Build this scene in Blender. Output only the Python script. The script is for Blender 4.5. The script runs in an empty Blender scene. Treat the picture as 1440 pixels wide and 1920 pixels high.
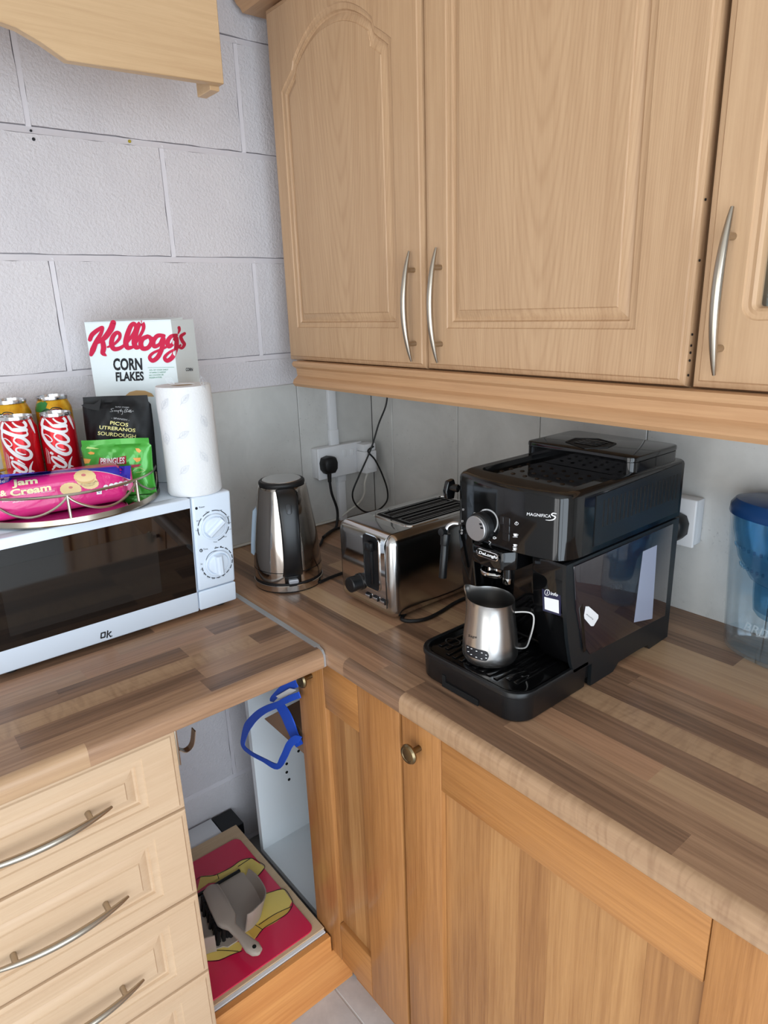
import bpy, bmesh, math, random
from mathutils import Vector, Matrix
random.seed(7)
SC = bpy.context.scene
COL = SC.collection
WT = 0.90                      # height of the worktop above the floor; coordinates below are measured from the worktop
PI = math.pi

# ---------------------------------------------------------------- camera, world, light, exposure
CAM = Vector((1.50333, -1.18404, 0.580115))
YAW, PITCH, ROLL, FPX = 2.46099416, -0.298947647, -0.0349182371, 1260.235
_f = Vector((math.cos(PITCH)*math.cos(YAW), math.cos(PITCH)*math.sin(YAW), math.sin(PITCH)))
_r0 = Vector((math.sin(YAW), -math.cos(YAW), 0)); _u0 = _r0.cross(_f)
_r = math.cos(ROLL)*_r0 + math.sin(ROLL)*_u0
_u = -math.sin(ROLL)*_r0 + math.cos(ROLL)*_u0
cd = bpy.data.cameras.new('camera'); cam = bpy.data.objects.new('camera', cd); COL.objects.link(cam)
mw = Matrix((( _r.x, _u.x, -_f.x, CAM.x), (_r.y, _u.y, -_f.y, CAM.y), (_r.z, _u.z, -_f.z, CAM.z+WT), (0, 0, 0, 1)))
cam.matrix_world = mw
cd.sensor_fit = 'HORIZONTAL'; cd.sensor_width = 36.0; cd.lens = 36.0*FPX/1440.0; cd.clip_start = 0.02
SC.camera = cam

w = bpy.data.worlds.new('world'); SC.world = w; w.use_nodes = True
bg = w.node_tree.nodes['Background']; bg.inputs[0].default_value = (0.72, 0.86, 1.0, 1); bg.inputs[1].default_value = 1.0

def window_light(name, loc, rot, sx, sy, power, col):
    l = bpy.data.lights.new(name, 'AREA'); l.shape = 'RECTANGLE'; l.size = sx; l.size_y = sy; l.energy = power; l.color = col
    o = bpy.data.objects.new(name, l); COL.objects.link(o); o.location = loc; o.rotation_euler = rot
    return o
# daylight standing in the two window openings of the room (opposite the microwave wall, and behind the camera)
window_light('daylight_garden_door', (2.93, -1.62, 1.10), (0, math.radians(90), 0), 1.95, 1.90, 54, (0.80, 0.905, 1.0))
window_light('daylight_rear_door', (1.95, -3.03, 1.10), (math.radians(90), 0, 0), 1.50, 1.95, 30, (1.0, 0.975, 0.94))
SC.view_settings.view_transform = 'Standard'; SC.view_settings.look = 'None'
SC.view_settings.gamma = 1.0; SC.view_settings.use_curve_mapping = False
SC.view_settings.exposure = 0.0
SC.cycles.use_denoising = True
SC.cycles.max_bounces = 10; SC.cycles.transparent_max_bounces = 24

# ---------------------------------------------------------------- rays through the photograph (to place things where they stand)
def ray(u, v): return _r*((u-720)/FPX) - _u*((v-960)/FPX) + _f
def hit(u, v, p, n):
    d = ray(u, v); p = Vector(p); n = Vector(n)
    return CAM + d*((p-CAM).dot(n)/d.dot(n))
def HX(x): return lambda u, v: hit(u, v, (x, 0, 0), (1, 0, 0))
def HY(y): return lambda u, v: hit(u, v, (0, y, 0), (0, 1, 0))
def HZ(z): return lambda u, v: hit(u, v, (0, 0, z), (0, 0, 1))
def HP(p, n): return lambda u, v: hit(u, v, p, n)
def HCYL(cx, cy, r, far=False):
    def f(u, v):
        d = ray(u, v); ox, oy = CAM.x-cx, CAM.y-cy
        a = d.x*d.x+d.y*d.y; b = 2*(ox*d.x+oy*d.y); c = ox*ox+oy*oy-r*r
        q = max(b*b-4*a*c, 0.0)
        return CAM + d*((-b-math.sqrt(q))/(2*a))
    return f
def crop(x0, y0, s, pts): return [(x0+a/s, y0+b/s) for a, b in pts]

# ---------------------------------------------------------------- materials
def lin(c):
    r = []
    for x in c[:3]:
        x = x/255.0
        r.append(x/12.92 if x <= .04045 else ((x+.055)/1.055)**2.4)
    return (r[0], r[1], r[2], 1)
MATS = {}
def M(name, rgb, rough=.5, metal=0.0, trans=0.0, ior=1.45, coat=0.0, spec=.5, alpha=1.0, aniso=0.0):
    if name in MATS: return MATS[name]
    m = bpy.data.materials.new(name); m.use_nodes = True
    b = m.node_tree.nodes['Principled BSDF']
    b.inputs['Base Color'].default_value = lin(rgb); b.inputs['Roughness'].default_value = rough
    b.inputs['Metallic'].default_value = metal; b.inputs['IOR'].default_value = ior
    b.inputs['Transmission Weight'].default_value = trans; b.inputs['Coat Weight'].default_value = coat
    b.inputs['Specular IOR Level'].default_value = spec; b.inputs['Alpha'].default_value = alpha
    b.inputs['Anisotropic'].default_value = aniso
    MATS[name] = m
    return m
def nd(nt, typ, **kw):
    n = nt.nodes.new(typ)
    for k, v in kw.items():
        if k in n.inputs.keys(): n.inputs[k].default_value = v
        else: setattr(n, k, v)
    return n
def mixc(nt, fac, a, b, mode='MIX'):
    n = nt.nodes.new('ShaderNodeMix'); n.data_type = 'RGBA'; n.blend_type = mode
    for i, v in ((0, fac), (6, a), (7, b)):
        if hasattr(v, 'is_linked'): nt.links.new(v, n.inputs[i])
        else: n.inputs[i].default_value = v
    return n.outputs[2]
def mth(nt, op, a, b=0.0, c=None):
    n = nt.nodes.new('ShaderNodeMath'); n.operation = op
    for i, v in ((0, a), (1, b)):
        if hasattr(v, 'is_linked'): nt.links.new(v, n.inputs[i])
        else: n.inputs[i].default_value = v
    if c is not None: n.inputs[2].default_value = c
    return n.outputs[0]
def coords(nt, rnd=False):
    tc = nd(nt, 'ShaderNodeTexCoord'); v = tc.outputs['Object']
    if rnd:
        oi = nd(nt, 'ShaderNodeObjectInfo')
        k = mth(nt, 'MULTIPLY', oi.outputs['Random'], 13.7)
        a = nd(nt, 'ShaderNodeVectorMath', operation='ADD'); nt.links.new(v, a.inputs[0])
        cb = nd(nt, 'ShaderNodeCombineXYZ')
        for i in range(3): nt.links.new(k, cb.inputs[i])
        nt.links.new(cb.outputs[0], a.inputs[1]); v = a.outputs[0]
    return v
def noise(nt, vec, scale, detail=4, rough=.55, dist=0.0, stretch=None):
    if stretch:
        mp = nd(nt, 'ShaderNodeMapping'); mp.inputs['Scale'].default_value = stretch
        nt.links.new(vec, mp.inputs[0]); vec = mp.outputs[0]
    n = nd(nt, 'ShaderNodeTexNoise', Scale=scale, Detail=detail, Roughness=rough, Distortion=dist)
    nt.links.new(vec, n.inputs['Vector'])
    return n.outputs['Fac']
def ramp(nt, fac, lo, hi):
    n = nd(nt, 'ShaderNodeMapRange'); n.inputs[1].default_value = lo; n.inputs[2].default_value = hi
    nt.links.new(fac, n.inputs[0]); return n.outputs[0]
def bump(nt, h, strength, dist):
    b = nd(nt, 'ShaderNodeBump', Strength=strength, Distance=dist); nt.links.new(h, b.inputs['Height'])
    nt.links.new(b.outputs[0], nt.nodes['Principled BSDF'].inputs['Normal'])
def setc(nt, c): nt.links.new(c, nt.nodes['Principled BSDF'].inputs['Base Color'])

def wood(name, light, dark, axis='z', fine=260, st=.035, big=14, cath=None, rough=.42, rnd=False, amt=.55, cross=0, spec=.4, coat=0):
    if name in MATS: return MATS[name]
    m = M(name, light, rough, spec=spec, coat=coat); nt = m.node_tree
    v = coords(nt, rnd)
    s = {'x': (st, 1, 1), 'y': (1, st, 1), 'z': (1, 1, st)}[axis]
    n1 = ramp(nt, noise(nt, v, fine, 5, .62, .1, s), .40, .62)
    n3 = ramp(nt, noise(nt, v, fine*.28, 4, .6, .35, s), .42, .66)
    n2 = ramp(nt, noise(nt, v, big, 3, .5, .6, {'x': (.12, 1, 1), 'y': (1, .12, 1), 'z': (1, 1, .12)}[axis]), .3, .72)
    f = mth(nt, 'ADD', mth(nt, 'MULTIPLY', n1, amt*.38), mth(nt, 'MULTIPLY', n2, amt*.45))
    f = mth(nt, 'ADD', f, mth(nt, 'MULTIPLY', n3, amt*.42))
    mid = tuple((a+b)/2 for a, b in zip(light, dark))
    if cath:
        cx, kz, a, hor = cath           # nested grain arches centred on the board
        sp = nd(nt, 'ShaderNodeSeparateXYZ'); nt.links.new(coords(nt), sp.inputs[0])
        ax, az = (sp.outputs['Z'], sp.outputs['Y']) if axis == 'y' else (sp.outputs[hor], sp.outputs['Z'])
        wob = mth(nt, 'MULTIPLY', mth(nt, 'SUBTRACT', noise(nt, coords(nt), 14, 2, .5, 0, s), .5), .05)
        uu = mth(nt, 'ADD', mth(nt, 'SUBTRACT', ax, cx), wob)
        ph = mth(nt, 'SUBTRACT', az, mth(nt, 'MULTIPLY', mth(nt, 'POWER', mth(nt, 'ABSOLUTE', uu), 1.7), a))
        wob2 = mth(nt, 'MULTIPLY', noise(nt, coords(nt), 6, 2, .5, 0, s), .16)
        sn = mth(nt, 'SINE', mth(nt, 'MULTIPLY', mth(nt, 'ADD', ph, wob2), kz))
        ln = mth(nt, 'POWER', mth(nt, 'ADD', mth(nt, 'MULTIPLY', sn, .5), .5), 3.0)
        f = mth(nt, 'ADD', f, mth(nt, 'MULTIPLY', ln, .24))
    if cross:
        vv = noise(nt, v, 70, 2, .5, 1.2, {'x': (1, .25, .25), 'y': (.25, 1, .25), 'z': (.25, .25, 1)}[axis])
        f = mth(nt, 'ADD', f, mth(nt, 'MULTIPLY', ramp(nt, vv, .45, .75), cross))
    c = mixc(nt, f, lin(light), lin(dark))
    setc(nt, c)
    bump(nt, n1, .10, .0006)
    return m

def stone(name, a, b, scale, rough, spots=None, bmp=None):
    if name in MATS: return MATS[name]
    m = M(name, a, rough); nt = m.node_tree; v = coords(nt, True)
    f = ramp(nt, noise(nt, v, scale, 6, .62, .4), .32, .70)
    c = mixc(nt, f, lin(a), lin(b))
    if spots:
        g = ramp(nt, noise(nt, v, spots[1], 5, .7, .3), .60, .72)
        g = mth(nt, 'MULTIPLY', g, ramp(nt, noise(nt, v, 9, 2), .45, .65))
        c = mixc(nt, mth(nt, 'MULTIPLY', g, .55), c, lin(spots[0]))
    setc(nt, c)
    if bmp: bump(nt, noise(nt, v, bmp[0], 3, .6), bmp[1], bmp[2])
    return m

# beech-effect foil on the wall doors, pale beech on the drawers, oiled oak below, pine plinth
BEECH = (199, 164, 128); BEECHD = (170, 133, 99)
m_beech = wood('beech_foil', BEECH, BEECHD, 'z', rough=.38)
m_beech_arch = wood('beech_foil_arched_grain', BEECH, BEECHD, 'z', cath=(0, 90, 34, 'X'), rough=.38)
m_beech_x = wood('beech_foil_long', (200, 158, 118), (170, 126, 88), 'x', rough=.38)
m_beech_y = wood('beech_foil_board', (205, 173, 134), (180, 145, 108), 'y', rough=.38)
m_drawer = wood('pale_beech_foil', (206, 178, 147), (184, 150, 118), 'y', fine=200, st=.05, amt=.45, rough=.4)
m_oak = wood('oiled_oak', (186, 131, 78), (134, 84, 43), 'z', fine=300, st=.03, rough=.36, rnd=True, amt=.7, coat=.15)
m_oak_x = wood('oiled_oak_rail', (186, 130, 75), (136, 85, 42), 'x', fine=300, st=.03, rough=.36, rnd=True, amt=.6, coat=.15)
m_oak_a = wood('oiled_oak_pale', (190, 142, 91), (146, 97, 54), 'z', fine=300, st=.03, rough=.36, rnd=True, amt=.7, coat=.15)
m_oak_b = wood('oiled_oak_deep', (182, 132, 82), (132, 86, 48), 'z', fine=240, st=.03, rough=.36, rnd=True, amt=.8, coat=.15)
m_pine = wood('varnished_pine', (226, 160, 94), (190, 116, 58), 'y', fine=110, st=.03, big=30, rough=.35, amt=.7)
m_beechply = wood('raw_beech_board', (214, 186, 152), (192, 160, 124), 'y', rough=.6)
ST = dict(
    L=wood('stave_light', (192, 158, 123), (148, 114, 86), 'x', rough=.3, rnd=True, fine=170, amt=.6),
    F=wood('stave_figured', (184, 150, 117), (132, 99, 74), 'x', rough=.3, rnd=True, fine=170, amt=.45, cross=.35),
    M=wood('stave_mid', (180, 143, 112), (110, 80, 61), 'x', rough=.3, rnd=True, fine=170, amt=.75),
    R=wood('stave_reddish', (186, 144, 112), (118, 83, 62), 'x', rough=.3, rnd=True, fine=170, amt=.65),
    D=wood('stave_dark', (156, 121, 95), (80, 59, 46), 'x', rough=.3, rnd=True, fine=170, amt=.8),
)
m_block = stone('painted_block', (216, 211, 213), (207, 202, 205), 5, .55, None, (170, .5, .005))
m_mortar = stone('painted_joint', (218, 213, 216), (210, 205, 209), 9, .5, None, (60, .12, .002))
m_tile = stone('grey_stone_tile', (214, 213, 209), (195, 194, 190), 7, .38, ((118, 118, 118), 130))
m_grout = M('grout', (150, 148, 144), .8)
m_floorgrout = M('floor_grout', (186, 184, 182), .8)
m_floor = stone('grey_floor_tile', (200, 199, 199), (176, 176, 178), 14, .4, ((228, 228, 228), 60))
m_plaster = M('white_plaster', (226, 224, 220), .8)
m_white = M('white_plastic', (232, 233, 235), .28)
m_enamel = M('cool_white_enamel', (216, 227, 240), .26)
m_whitemat = M('white_melamine', (236, 241, 244), .42)
m_black = M('black_gloss', (9, 9, 10), .07, spec=.55)
m_blackmat = M('black_satin', (17, 18, 20), .34)
m_cheek = M('charcoal_satin', (23, 27, 30), .33)
m_rubber = M('black_rubber', (16, 16, 17), .5)
m_dark = M('dark_void', (8, 8, 9), .8)
m_chrome = M('chrome', (214, 212, 210), .06, 1.0)
m_steel = M('polished_steel', (192, 186, 180), .11, 1.0)
m_brushed = M('brushed_steel', (196, 194, 192), .27, 1.0)
m_nickel = M('satin_nickel', (178, 168, 154), .28, 1.0)
m_tin = M('tin', (208, 208, 210), .2, 1.0)
m_brass = M('antique_brass', (132, 116, 88), .32, 1.0)
m_alu = M('aluminium_strip', (198, 200, 203), .5, .8)
m_ink = M('black_print', (22, 24, 30), .5)
m_wprint = M('white_print', (235, 235, 236), .4)
def thin_clear(name, tint, refl=.03, ior=1.45):
    if name in MATS: return MATS[name]
    m = bpy.data.materials.new(name); m.use_nodes = True; nt = m.node_tree; nt.nodes.remove(nt.nodes['Principled BSDF'])
    t = nd(nt, 'ShaderNodeBsdfTransparent'); t.inputs[0].default_value = lin(tint); g = nd(nt, 'ShaderNodeBsdfGlossy'); g.inputs['Roughness'].default_value = refl
    f = nd(nt, 'ShaderNodeLayerWeight'); x = nd(nt, 'ShaderNodeMixShader')
    nt.links.new(mth(nt, 'ADD', mth(nt, 'MULTIPLY', mth(nt, 'POWER', f.outputs['Facing'], 4.0), .55), .035), x.inputs[0]); nt.links.new(t.outputs[0], x.inputs[1]); nt.links.new(g.outputs[0], x.inputs[2])
    nt.links.new(x.outputs[0], nt.nodes['Material Output'].inputs[0]); MATS[name] = m; return m
m_glass = thin_clear('clear_glass', (250, 252, 252))
# ---------------------------------------------------------------- mesh building
ORG = {}
class MB:
    def __init__(s): s.bm = bmesh.new(); s.mi = 0
    def _merge(s, b, bev=0, seg=2, mi=None, ang=None, sel=None):
        if bev:
            es = [e for e in b.edges if (sel(e) if sel else (len(e.link_faces) == 2 and e.calc_face_angle(0) > math.radians(30)))]
            bmesh.ops.bevel(b, geom=es, offset=bev, segments=seg, profile=.5, affect='EDGES', clamp_overlap=True)
        for f in b.faces: f.material_index = s.mi if mi is None else mi
        me = bpy.data.meshes.new('tmp'); b.to_mesh(me); b.free(); s.bm.from_mesh(me); bpy.data.meshes.remove(me)
        return s
    def box(s, x0, y0, z0, x1, y1, z1, bev=0, seg=2, sel=None):
        b = bmesh.new(); bmesh.ops.create_cube(b, size=1)
        for v in b.verts: v.co = Vector(((x0+x1)/2+v.co.x*(x1-x0), (y0+y1)/2+v.co.y*(y1-y0), (z0+z1)/2+v.co.z*(z1-z0)))
        bmesh.ops.recalc_face_normals(b, faces=b.faces)
        return s._merge(b, bev, seg, sel=sel)
    def prism(s, pts, axis, a, c, bev=0, seg=2, sel=None):
        def P(p, t):
            return Vector((t, p[0], p[1])) if axis == 'x' else Vector((p[0], t, p[1])) if axis == 'y' else Vector((p[0], p[1], t))
        b = bmesh.new(); A = [b.verts.new(P(p, a)) for p in pts]; B = [b.verts.new(P(p, c)) for p in pts]
        b.faces.new(A); b.faces.new(B[::-1]); n = len(pts)
        for i in range(n): b.faces.new((A[i], B[i], B[(i+1) % n], A[(i+1) % n]))
        bmesh.ops.recalc_face_normals(b, faces=b.faces)
        return s._merge(b, bev, seg, sel=sel)
    def loops(s, ls, close0=True, close1=True, ring=True):
        b = bmesh.new(); V = [[b.verts.new(Vector(p)) for p in l] for l in ls]; n = len(V[0])
        for i in range(len(V)-1):
            for j in range(n if ring else n-1):
                k = (j+1) % n
                b.faces.new((V[i][j], V[i][k], V[i+1][k], V[i+1][j]))
        if close0: b.faces.new(V[0][::-1])
        if close1: b.faces.new(V[-1])
        bmesh.ops.recalc_face_normals(b, faces=b.faces)
        return s._merge(b)
    def lathe(s, prof, c=(0, 0, 0), n=48, sx=1.0, sy=1.0, cap0=True, cap1=True, axis='z', fn=None):
        c = Vector(c); ls = []
        for r, z in prof:
            l = []
            for i in range(n):
                t = 2*PI*i/n; x, y = r*sx*math.cos(t), r*sy*math.sin(t)
                if fn: x, y, zz = fn(x, y, z, t)
                else: zz = z
                p = Vector((x, y, zz)) if axis == 'z' else Vector((zz, x, y)) if axis == 'x' else Vector((x, zz, y))
                l.append(c+p)
            ls.append(l)
        return s.loops(ls, cap0, cap1)
    def cyl(s, p0, p1, r, r1=None, n=24, bev=0):
        p0, p1 = Vector(p0), Vector(p1); d = (p1-p0).normalized()
        a = d.orthogonal().normalized(); b_ = d.cross(a); r1 = r if r1 is None else r1
        b = bmesh.new()
        A = [b.verts.new(p0+(a*math.cos(2*PI*i/n)+b_*math.sin(2*PI*i/n))*r) for i in range(n)]
        B = [b.verts.new(p1+(a*math.cos(2*PI*i/n)+b_*math.sin(2*PI*i/n))*r1) for i in range(n)]
        b.faces.new(A[::-1]); b.faces.new(B)
        for i in range(n): b.faces.new((A[i], A[(i+1) % n], B[(i+1) % n], B[i]))
        bmesh.ops.recalc_face_normals(b, faces=b.faces)
        return s._merge(b, bev, 2)
    def tube(s, path, r, n=10, flat=1.0, up=None, closed=False):
        P = [Vector(p) for p in path]; m = len(P); R = r if isinstance(r, (list, tuple)) else [r]*m
        ls = []; prev = None
        for i in range(m):
            if closed: t = (P[(i+1) % m]-P[i-1]).normalized()
            else: t = (P[min(i+1, m-1)]-P[max(i-1, 0)]).normalized()
            if up is not None: a = (Vector(up)-t*Vector(up).dot(t)).normalized()
            elif prev is None: a = t.orthogonal().normalized()
            else: a = (prev-t*prev.dot(t)).normalized()
            prev = a; b_ = t.cross(a)
            ls.append([P[i]+(a*math.cos(2*PI*k/n)*flat+b_*math.sin(2*PI*k/n))*R[i] for k in range(n)])
        if closed: ls.append(ls[0]); return s.loops(ls, False, False)
        return s.loops(ls)
    def strip(s, path, half, nrm, th):
        """a flat band following a 3D path: half = half-width vectors per point, nrm = thickness vectors"""
        ls = []
        for p, h, k in zip(path, half, nrm):
            p, h, k = Vector(p), Vector(h), Vector(k).normalized()*th/2
            ls.append([p+h+k, p-h+k, p-h-k, p+h-k])
        return s.loops(ls)
    def face(s, pts):
        b = bmesh.new(); b.faces.new([b.verts.new(Vector(p)) for p in pts]); bmesh.ops.triangulate(b, faces=b.faces)
        return s._merge(b)
    # flat print put on a real surface through a mapping fn (pixel -> point on that surface)
    def _flat(s, vs, fs, fn, off):
        """2D outline faces (pixels) laid onto a surface; finely divided where the surface curves"""
        b = bmesh.new(); V = [b.verts.new((x, y, 0)) for x, y in vs]
        for f in fs:
            try: b.faces.new([V[i] for i in f])
            except ValueError: pass
        bmesh.ops.triangulate(b, faces=b.faces)
        if getattr(fn, 'curved', False):
            for _ in range(3):
                es = [e for e in b.edges if e.calc_length() > 3.0]
                if not es or len(b.faces) > 6000: break
                bmesh.ops.subdivide_edges(b, edges=es, cuts=1); bmesh.ops.triangulate(b, faces=b.faces)
        for v in b.verts:
            h = fn(v.co.x, v.co.y); v.co = h+(CAM-h).normalized()*off
        return s._merge(b)
    def poly(s, pts, fn, off=.0004): return s._flat(pts, [list(range(len(pts)))], fn, off)
    def stroke(s, pts, wd, fn, off=.0005, smooth=True, step=6):
        P = [Vector(p) for p in pts]; W = wd if isinstance(wd, (list, tuple)) else [wd]*len(P)
        if smooth: P, W = spline(P, W, step)
        L = []; Rr = []
        for i in range(len(P)):
            t = P[min(i+1, len(P)-1)]-P[max(i-1, 0)]
            if t.length < 1e-6: t = Vector((1, 0))
            t.normalize(); nn = Vector((-t.y, t.x))*W[i]/2
            for lst, q in ((L, P[i]+nn), (Rr, P[i]-nn)):
                h = fn(q.x, q.y); lst.append(h+(CAM-h).normalized()*(off+4e-6*i))
        b = bmesh.new(); A = [b.verts.new(p) for p in L]; B = [b.verts.new(p) for p in Rr]
        for i in range(len(A)-1): b.faces.new((A[i], A[i+1], B[i+1], B[i]))
        def disc(c, w_, e):
            vs = []
            for k in range(10):
                h = fn(c.x+w_/2*math.cos(k*PI/5), c.y+w_/2*math.sin(k*PI/5)); vs.append(b.verts.new(h+(CAM-h).normalized()*(off+e)))
            b.faces.new(vs)
        disc(P[0], W[0], 0); disc(P[-1], W[-1], 4e-6*(len(P)+1))
        return s._merge(b)
    def text(s, st, a, b_, ht, fn, off=.0005, shear=0.0, bold=0.0, slant=None):
        """lettering whose baseline runs from pixel a to pixel b_, cap height ht pixels"""
        vs, fs = glyphs(st, bold); 
        if not vs: return s
        x0 = min(v[0] for v in vs); x1 = max(v[0] for v in vs); y1 = max(v[1] for v in vs if True)
        a, b_ = Vector(a), Vector(b_); t = b_-a; up = Vector((t.y, -t.x)).normalized() if slant is None else Vector(slant).normalized()
        cap = glyphcap()
        Q = []
        for x, y in vs:
            q = a+t*((x-x0)/(x1-x0))+up*(y/cap*ht)+t.normalized()*(shear*y/cap*ht); Q.append((q.x, q.y))
        return s._flat(Q, fs, fn, off)
    def build(s, name, mat, parent=None, org=None, sharp=35, kind=None):
        if parent is not None: org = ORG.get(parent.name, (0, 0, 0))
        org = Vector(org or (0, 0, 0))
        me = bpy.data.meshes.new(name)
        for v in s.bm.verts: v.co -= org
        s.bm.to_mesh(me); s.bm.free()
        for m in (mat if isinstance(mat, (list, tuple)) else [mat]): me.materials.append(m)
        me.shade_smooth(); me.set_sharp_from_angle(angle=math.radians(sharp))
        o = bpy.data.objects.new(name, me); COL.objects.link(o)
        if parent is not None: o.parent = parent
        else: o.location = org+Vector((0, 0, WT))
        ORG[o.name] = tuple(org)
        if kind: o['kind'] = kind
        return o
_G = {}
def glyphs(st, bold=0.0):
    k = (st, bold)
    if k not in _G:
        cu = bpy.data.curves.new('t', 'FONT'); cu.body = st; cu.offset = bold; cu.resolution_u = 3
        ob = bpy.data.objects.new('t', cu); COL.objects.link(ob)
        dg = bpy.context.evaluated_depsgraph_get(); me = ob.evaluated_get(dg).to_mesh()
        _G[k] = ([(v.co.x, v.co.y) for v in me.vertices], [tuple(p.vertices) for p in me.polygons])
        ob.evaluated_get(dg).to_mesh_clear(); bpy.data.objects.remove(ob); bpy.data.curves.remove(cu)
    return _G[k]
def glyphcap(): return max(v[1] for v in glyphs('H')[0])
def spline(P, W=None, step=6):
    P = [Vector(p) for p in P]; n = len(P); O = []; Q = []
    for i in range(n-1):
        p0, p1, p2, p3 = P[max(i-1, 0)], P[i], P[i+1], P[min(i+2, n-1)]
        for k in range(step):
            t = k/step
            O.append(.5*((2*p1)+(p2-p0)*t+(2*p0-5*p1+4*p2-p3)*t*t+(3*p1-p0-3*p2+p3)*t**3))
            if W: Q.append(W[i]*(1-t)+W[i+1]*t)
    O.append(P[-1])
    if W: Q.append(W[-1]); return O, Q
    return O
def tag(o, label, cat, group=None):
    o['label'] = label; o['category'] = cat
    if group: o['group'] = group
    return o
def thing(name, label, cat, loc, rotz=0.0, group=None, local=False):
    o = bpy.data.objects.new(name, None); COL.objects.link(o); o.empty_display_size = .05
    o.location = Vector(loc)+Vector((0, 0, WT)); o.rotation_euler = (0, 0, rotz)
    ORG[o.name] = (0, 0, 0) if local else tuple(loc)
    return tag(o, label, cat, group)
def struct(o): o['kind'] = 'structure'; return o
def dup(root, loc, rotz=None, label=None):
    r = root.copy(); COL.objects.link(r); r.location = Vector(loc)+Vector((0, 0, WT))
    if rotz is not None: r.rotation_euler = (0, 0, rotz)
    if label: r['label'] = label
    for ch in list(root.children):
        c = ch.copy(); COL.objects.link(c); c.parent = r
        for g in ch.children:
            d = g.copy(); COL.objects.link(d); d.parent = c
    return r
def rrect(x0, y0, x1, y1, r, n=5):
    o = []
    for cx, cy, a in ((x1-r, y1-r, 0), (x0+r, y1-r, 90), (x0+r, y0+r, 180), (x1-r, y0+r, 270)):
        for k in range(n+1):
            t = math.radians(a+90*k/n); o.append((cx+r*math.cos(t), cy+r*math.sin(t)))
    return o

# ---------------------------------------------------------------- room shell
wl = MB().box(-.12, -3.2, -WT, -.011, .12, 1.52)
LV = [.9165+.225*k for k in range(-8, 3)]
for z in LV:                                # weathered joints: set back at the top, flush at the foot
    wl.prism([(-.0112, z+.0044), (-.0030, z+.0044), (-.0012, z-.0045), (-.0004, z-.0072), (-.0112, z-.0075)], 'y', -2.2, 0)
def courses():
    for ci in range(len(LV)-1):
        off = .254 if ci % 2 else 0.0           # alternate courses
        for y in [-.788+off-.45*k for k in range(-2, 4)]: yield ci, LV[ci]+.0062, LV[ci+1]-.0070, y
for ci, z0, z1, y in courses():
    if -2.2 < y < -.01: wl.prism([(-.0112, y-.0038), (-.0026, y-.0038), (-.0008, y+.0055), (-.0112, y+.0058)], 'z', z0-.002, z1+.006)
wall_left = struct(wl.build('wall_left', m_mortar))
def block_mesh(w_, h_, seed):
    rnd = random.Random(seed); b = MB(); nx, ny = max(int(w_/.03), 2), max(int(h_/.03), 2)
    ls = []
    def P(i, j, d, s=0):
        jx = rnd.uniform(-.0012, .0012) if i in (0, nx) or j in (0, ny) else 0
        return (d, i/nx*w_+jx+s*(1 if i == 0 else -1 if i == nx else 0), j/ny*h_+jx+s*(1 if j == 0 else -1 if j == ny else 0))
    bm = bmesh.new()
    V = [[bm.verts.new(P(i, j, -.0008 if (i in (0, nx) or j in (0, ny)) else 0)) for j in range(ny+1)] for i in range(nx+1)]
    for i in range(nx):
        for j in range(ny): bm.faces.new((V[i][j], V[i+1][j], V[i+1][j+1], V[i][j+1]))
    rim = [V[i][0] for i in range(nx)]+[V[nx][j] for j in range(ny)]+[V[i][ny] for i in range(nx, 0, -1)]+[V[0][j] for j in range(ny, 0, -1)]
    lo = [bm.verts.new((-.0115, v.co.y, v.co.z)) for v in rim]
    for i in range(len(rim)):
        k = (i+1) % len(rim); bm.faces.new((rim[i], lo[i], lo[k], rim[k]))
    bmesh.ops.recalc_face_normals(bm, faces=bm.faces)
    b._merge(bm)
    return b.build('block', m_block, wall_left)
BLK = {}
for ci, z0, z1, y in courses():
    if True:
        y0, y1 = y-.45+.0055, y-.0055
        if y0 > -.006: continue
        y1 = min(y1, -.0005)
        if y0 < -2.2: continue
        key = (round(y1-y0, 3), (ci+int(y*10)) % 3)
        if key not in BLK:
            o = block_mesh(y1-y0, z1-z0, hash(key) % 999); BLK[key] = o
        else:
            o = BLK[key].copy(); COL.objects.link(o); o.parent = wall_left
        o.location = (0, y0, z0)
for u, v, r, c in ((58, 245, .0022, 'ink'), (63, 261, .0030, 'ink'), (243, 265, .0030, 'plug')):
    p = hit(u, v, (.0, 0, 0), (1, 0, 0)); MB().cyl((-.002, p.y, p.z), (.0009, p.y, p.z), r, n=12).build('plug_hole', m_ink if c == 'ink' else M('yellow_wall_plug', (170, 150, 40), .5), wall_left)
wall_right = struct(MB().box(-.12, .004, -WT, 3.1, .12, 1.52).build('wall_right', m_grout))
def tile(parent, lo, hi):
    return MB().box(*lo, *hi, bev=.0012, seg=1).build('tile', m_tile, parent)
ye = [-.0032, -.247, -.497, -.747, -.997, -1.247, -1.497]
for a, b in zip(ye, ye[1:]): tile(wall_left, (-.0115, b+.001, 0), (.006, a-.001, .394))
xe = [.0055, .095, .345, .5945, .845, 1.095, 1.345, 1.595, 1.845]
for a, b in zip(xe, xe[1:]): tile(wall_right, (a+.001, -.004, 0), (b-.001, .006, .400))
for a, b in zip(xe, xe[1:]): tile(wall_right, (a+.001, -.004, .402), (b-.001, .006, .800))
floor = struct(MB().box(-.12, -3.2, -WT-.1, 3.1, .12, -WT-.0015).build('floor', m_floorgrout))
for i in range(5):
    for j in range(5):
        x0, y0 = .18+.33*i, -1.9+.33*j
        MB().box(x0, y0, -WT-.01, x0+.327, y0+.327, -WT, bev=.0012, seg=1).build('tile', m_floor, floor)
struct(MB().box(-.12, -3.2, 1.52, 3.1, .12, 1.62).build('ceiling', m_plaster))
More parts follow.
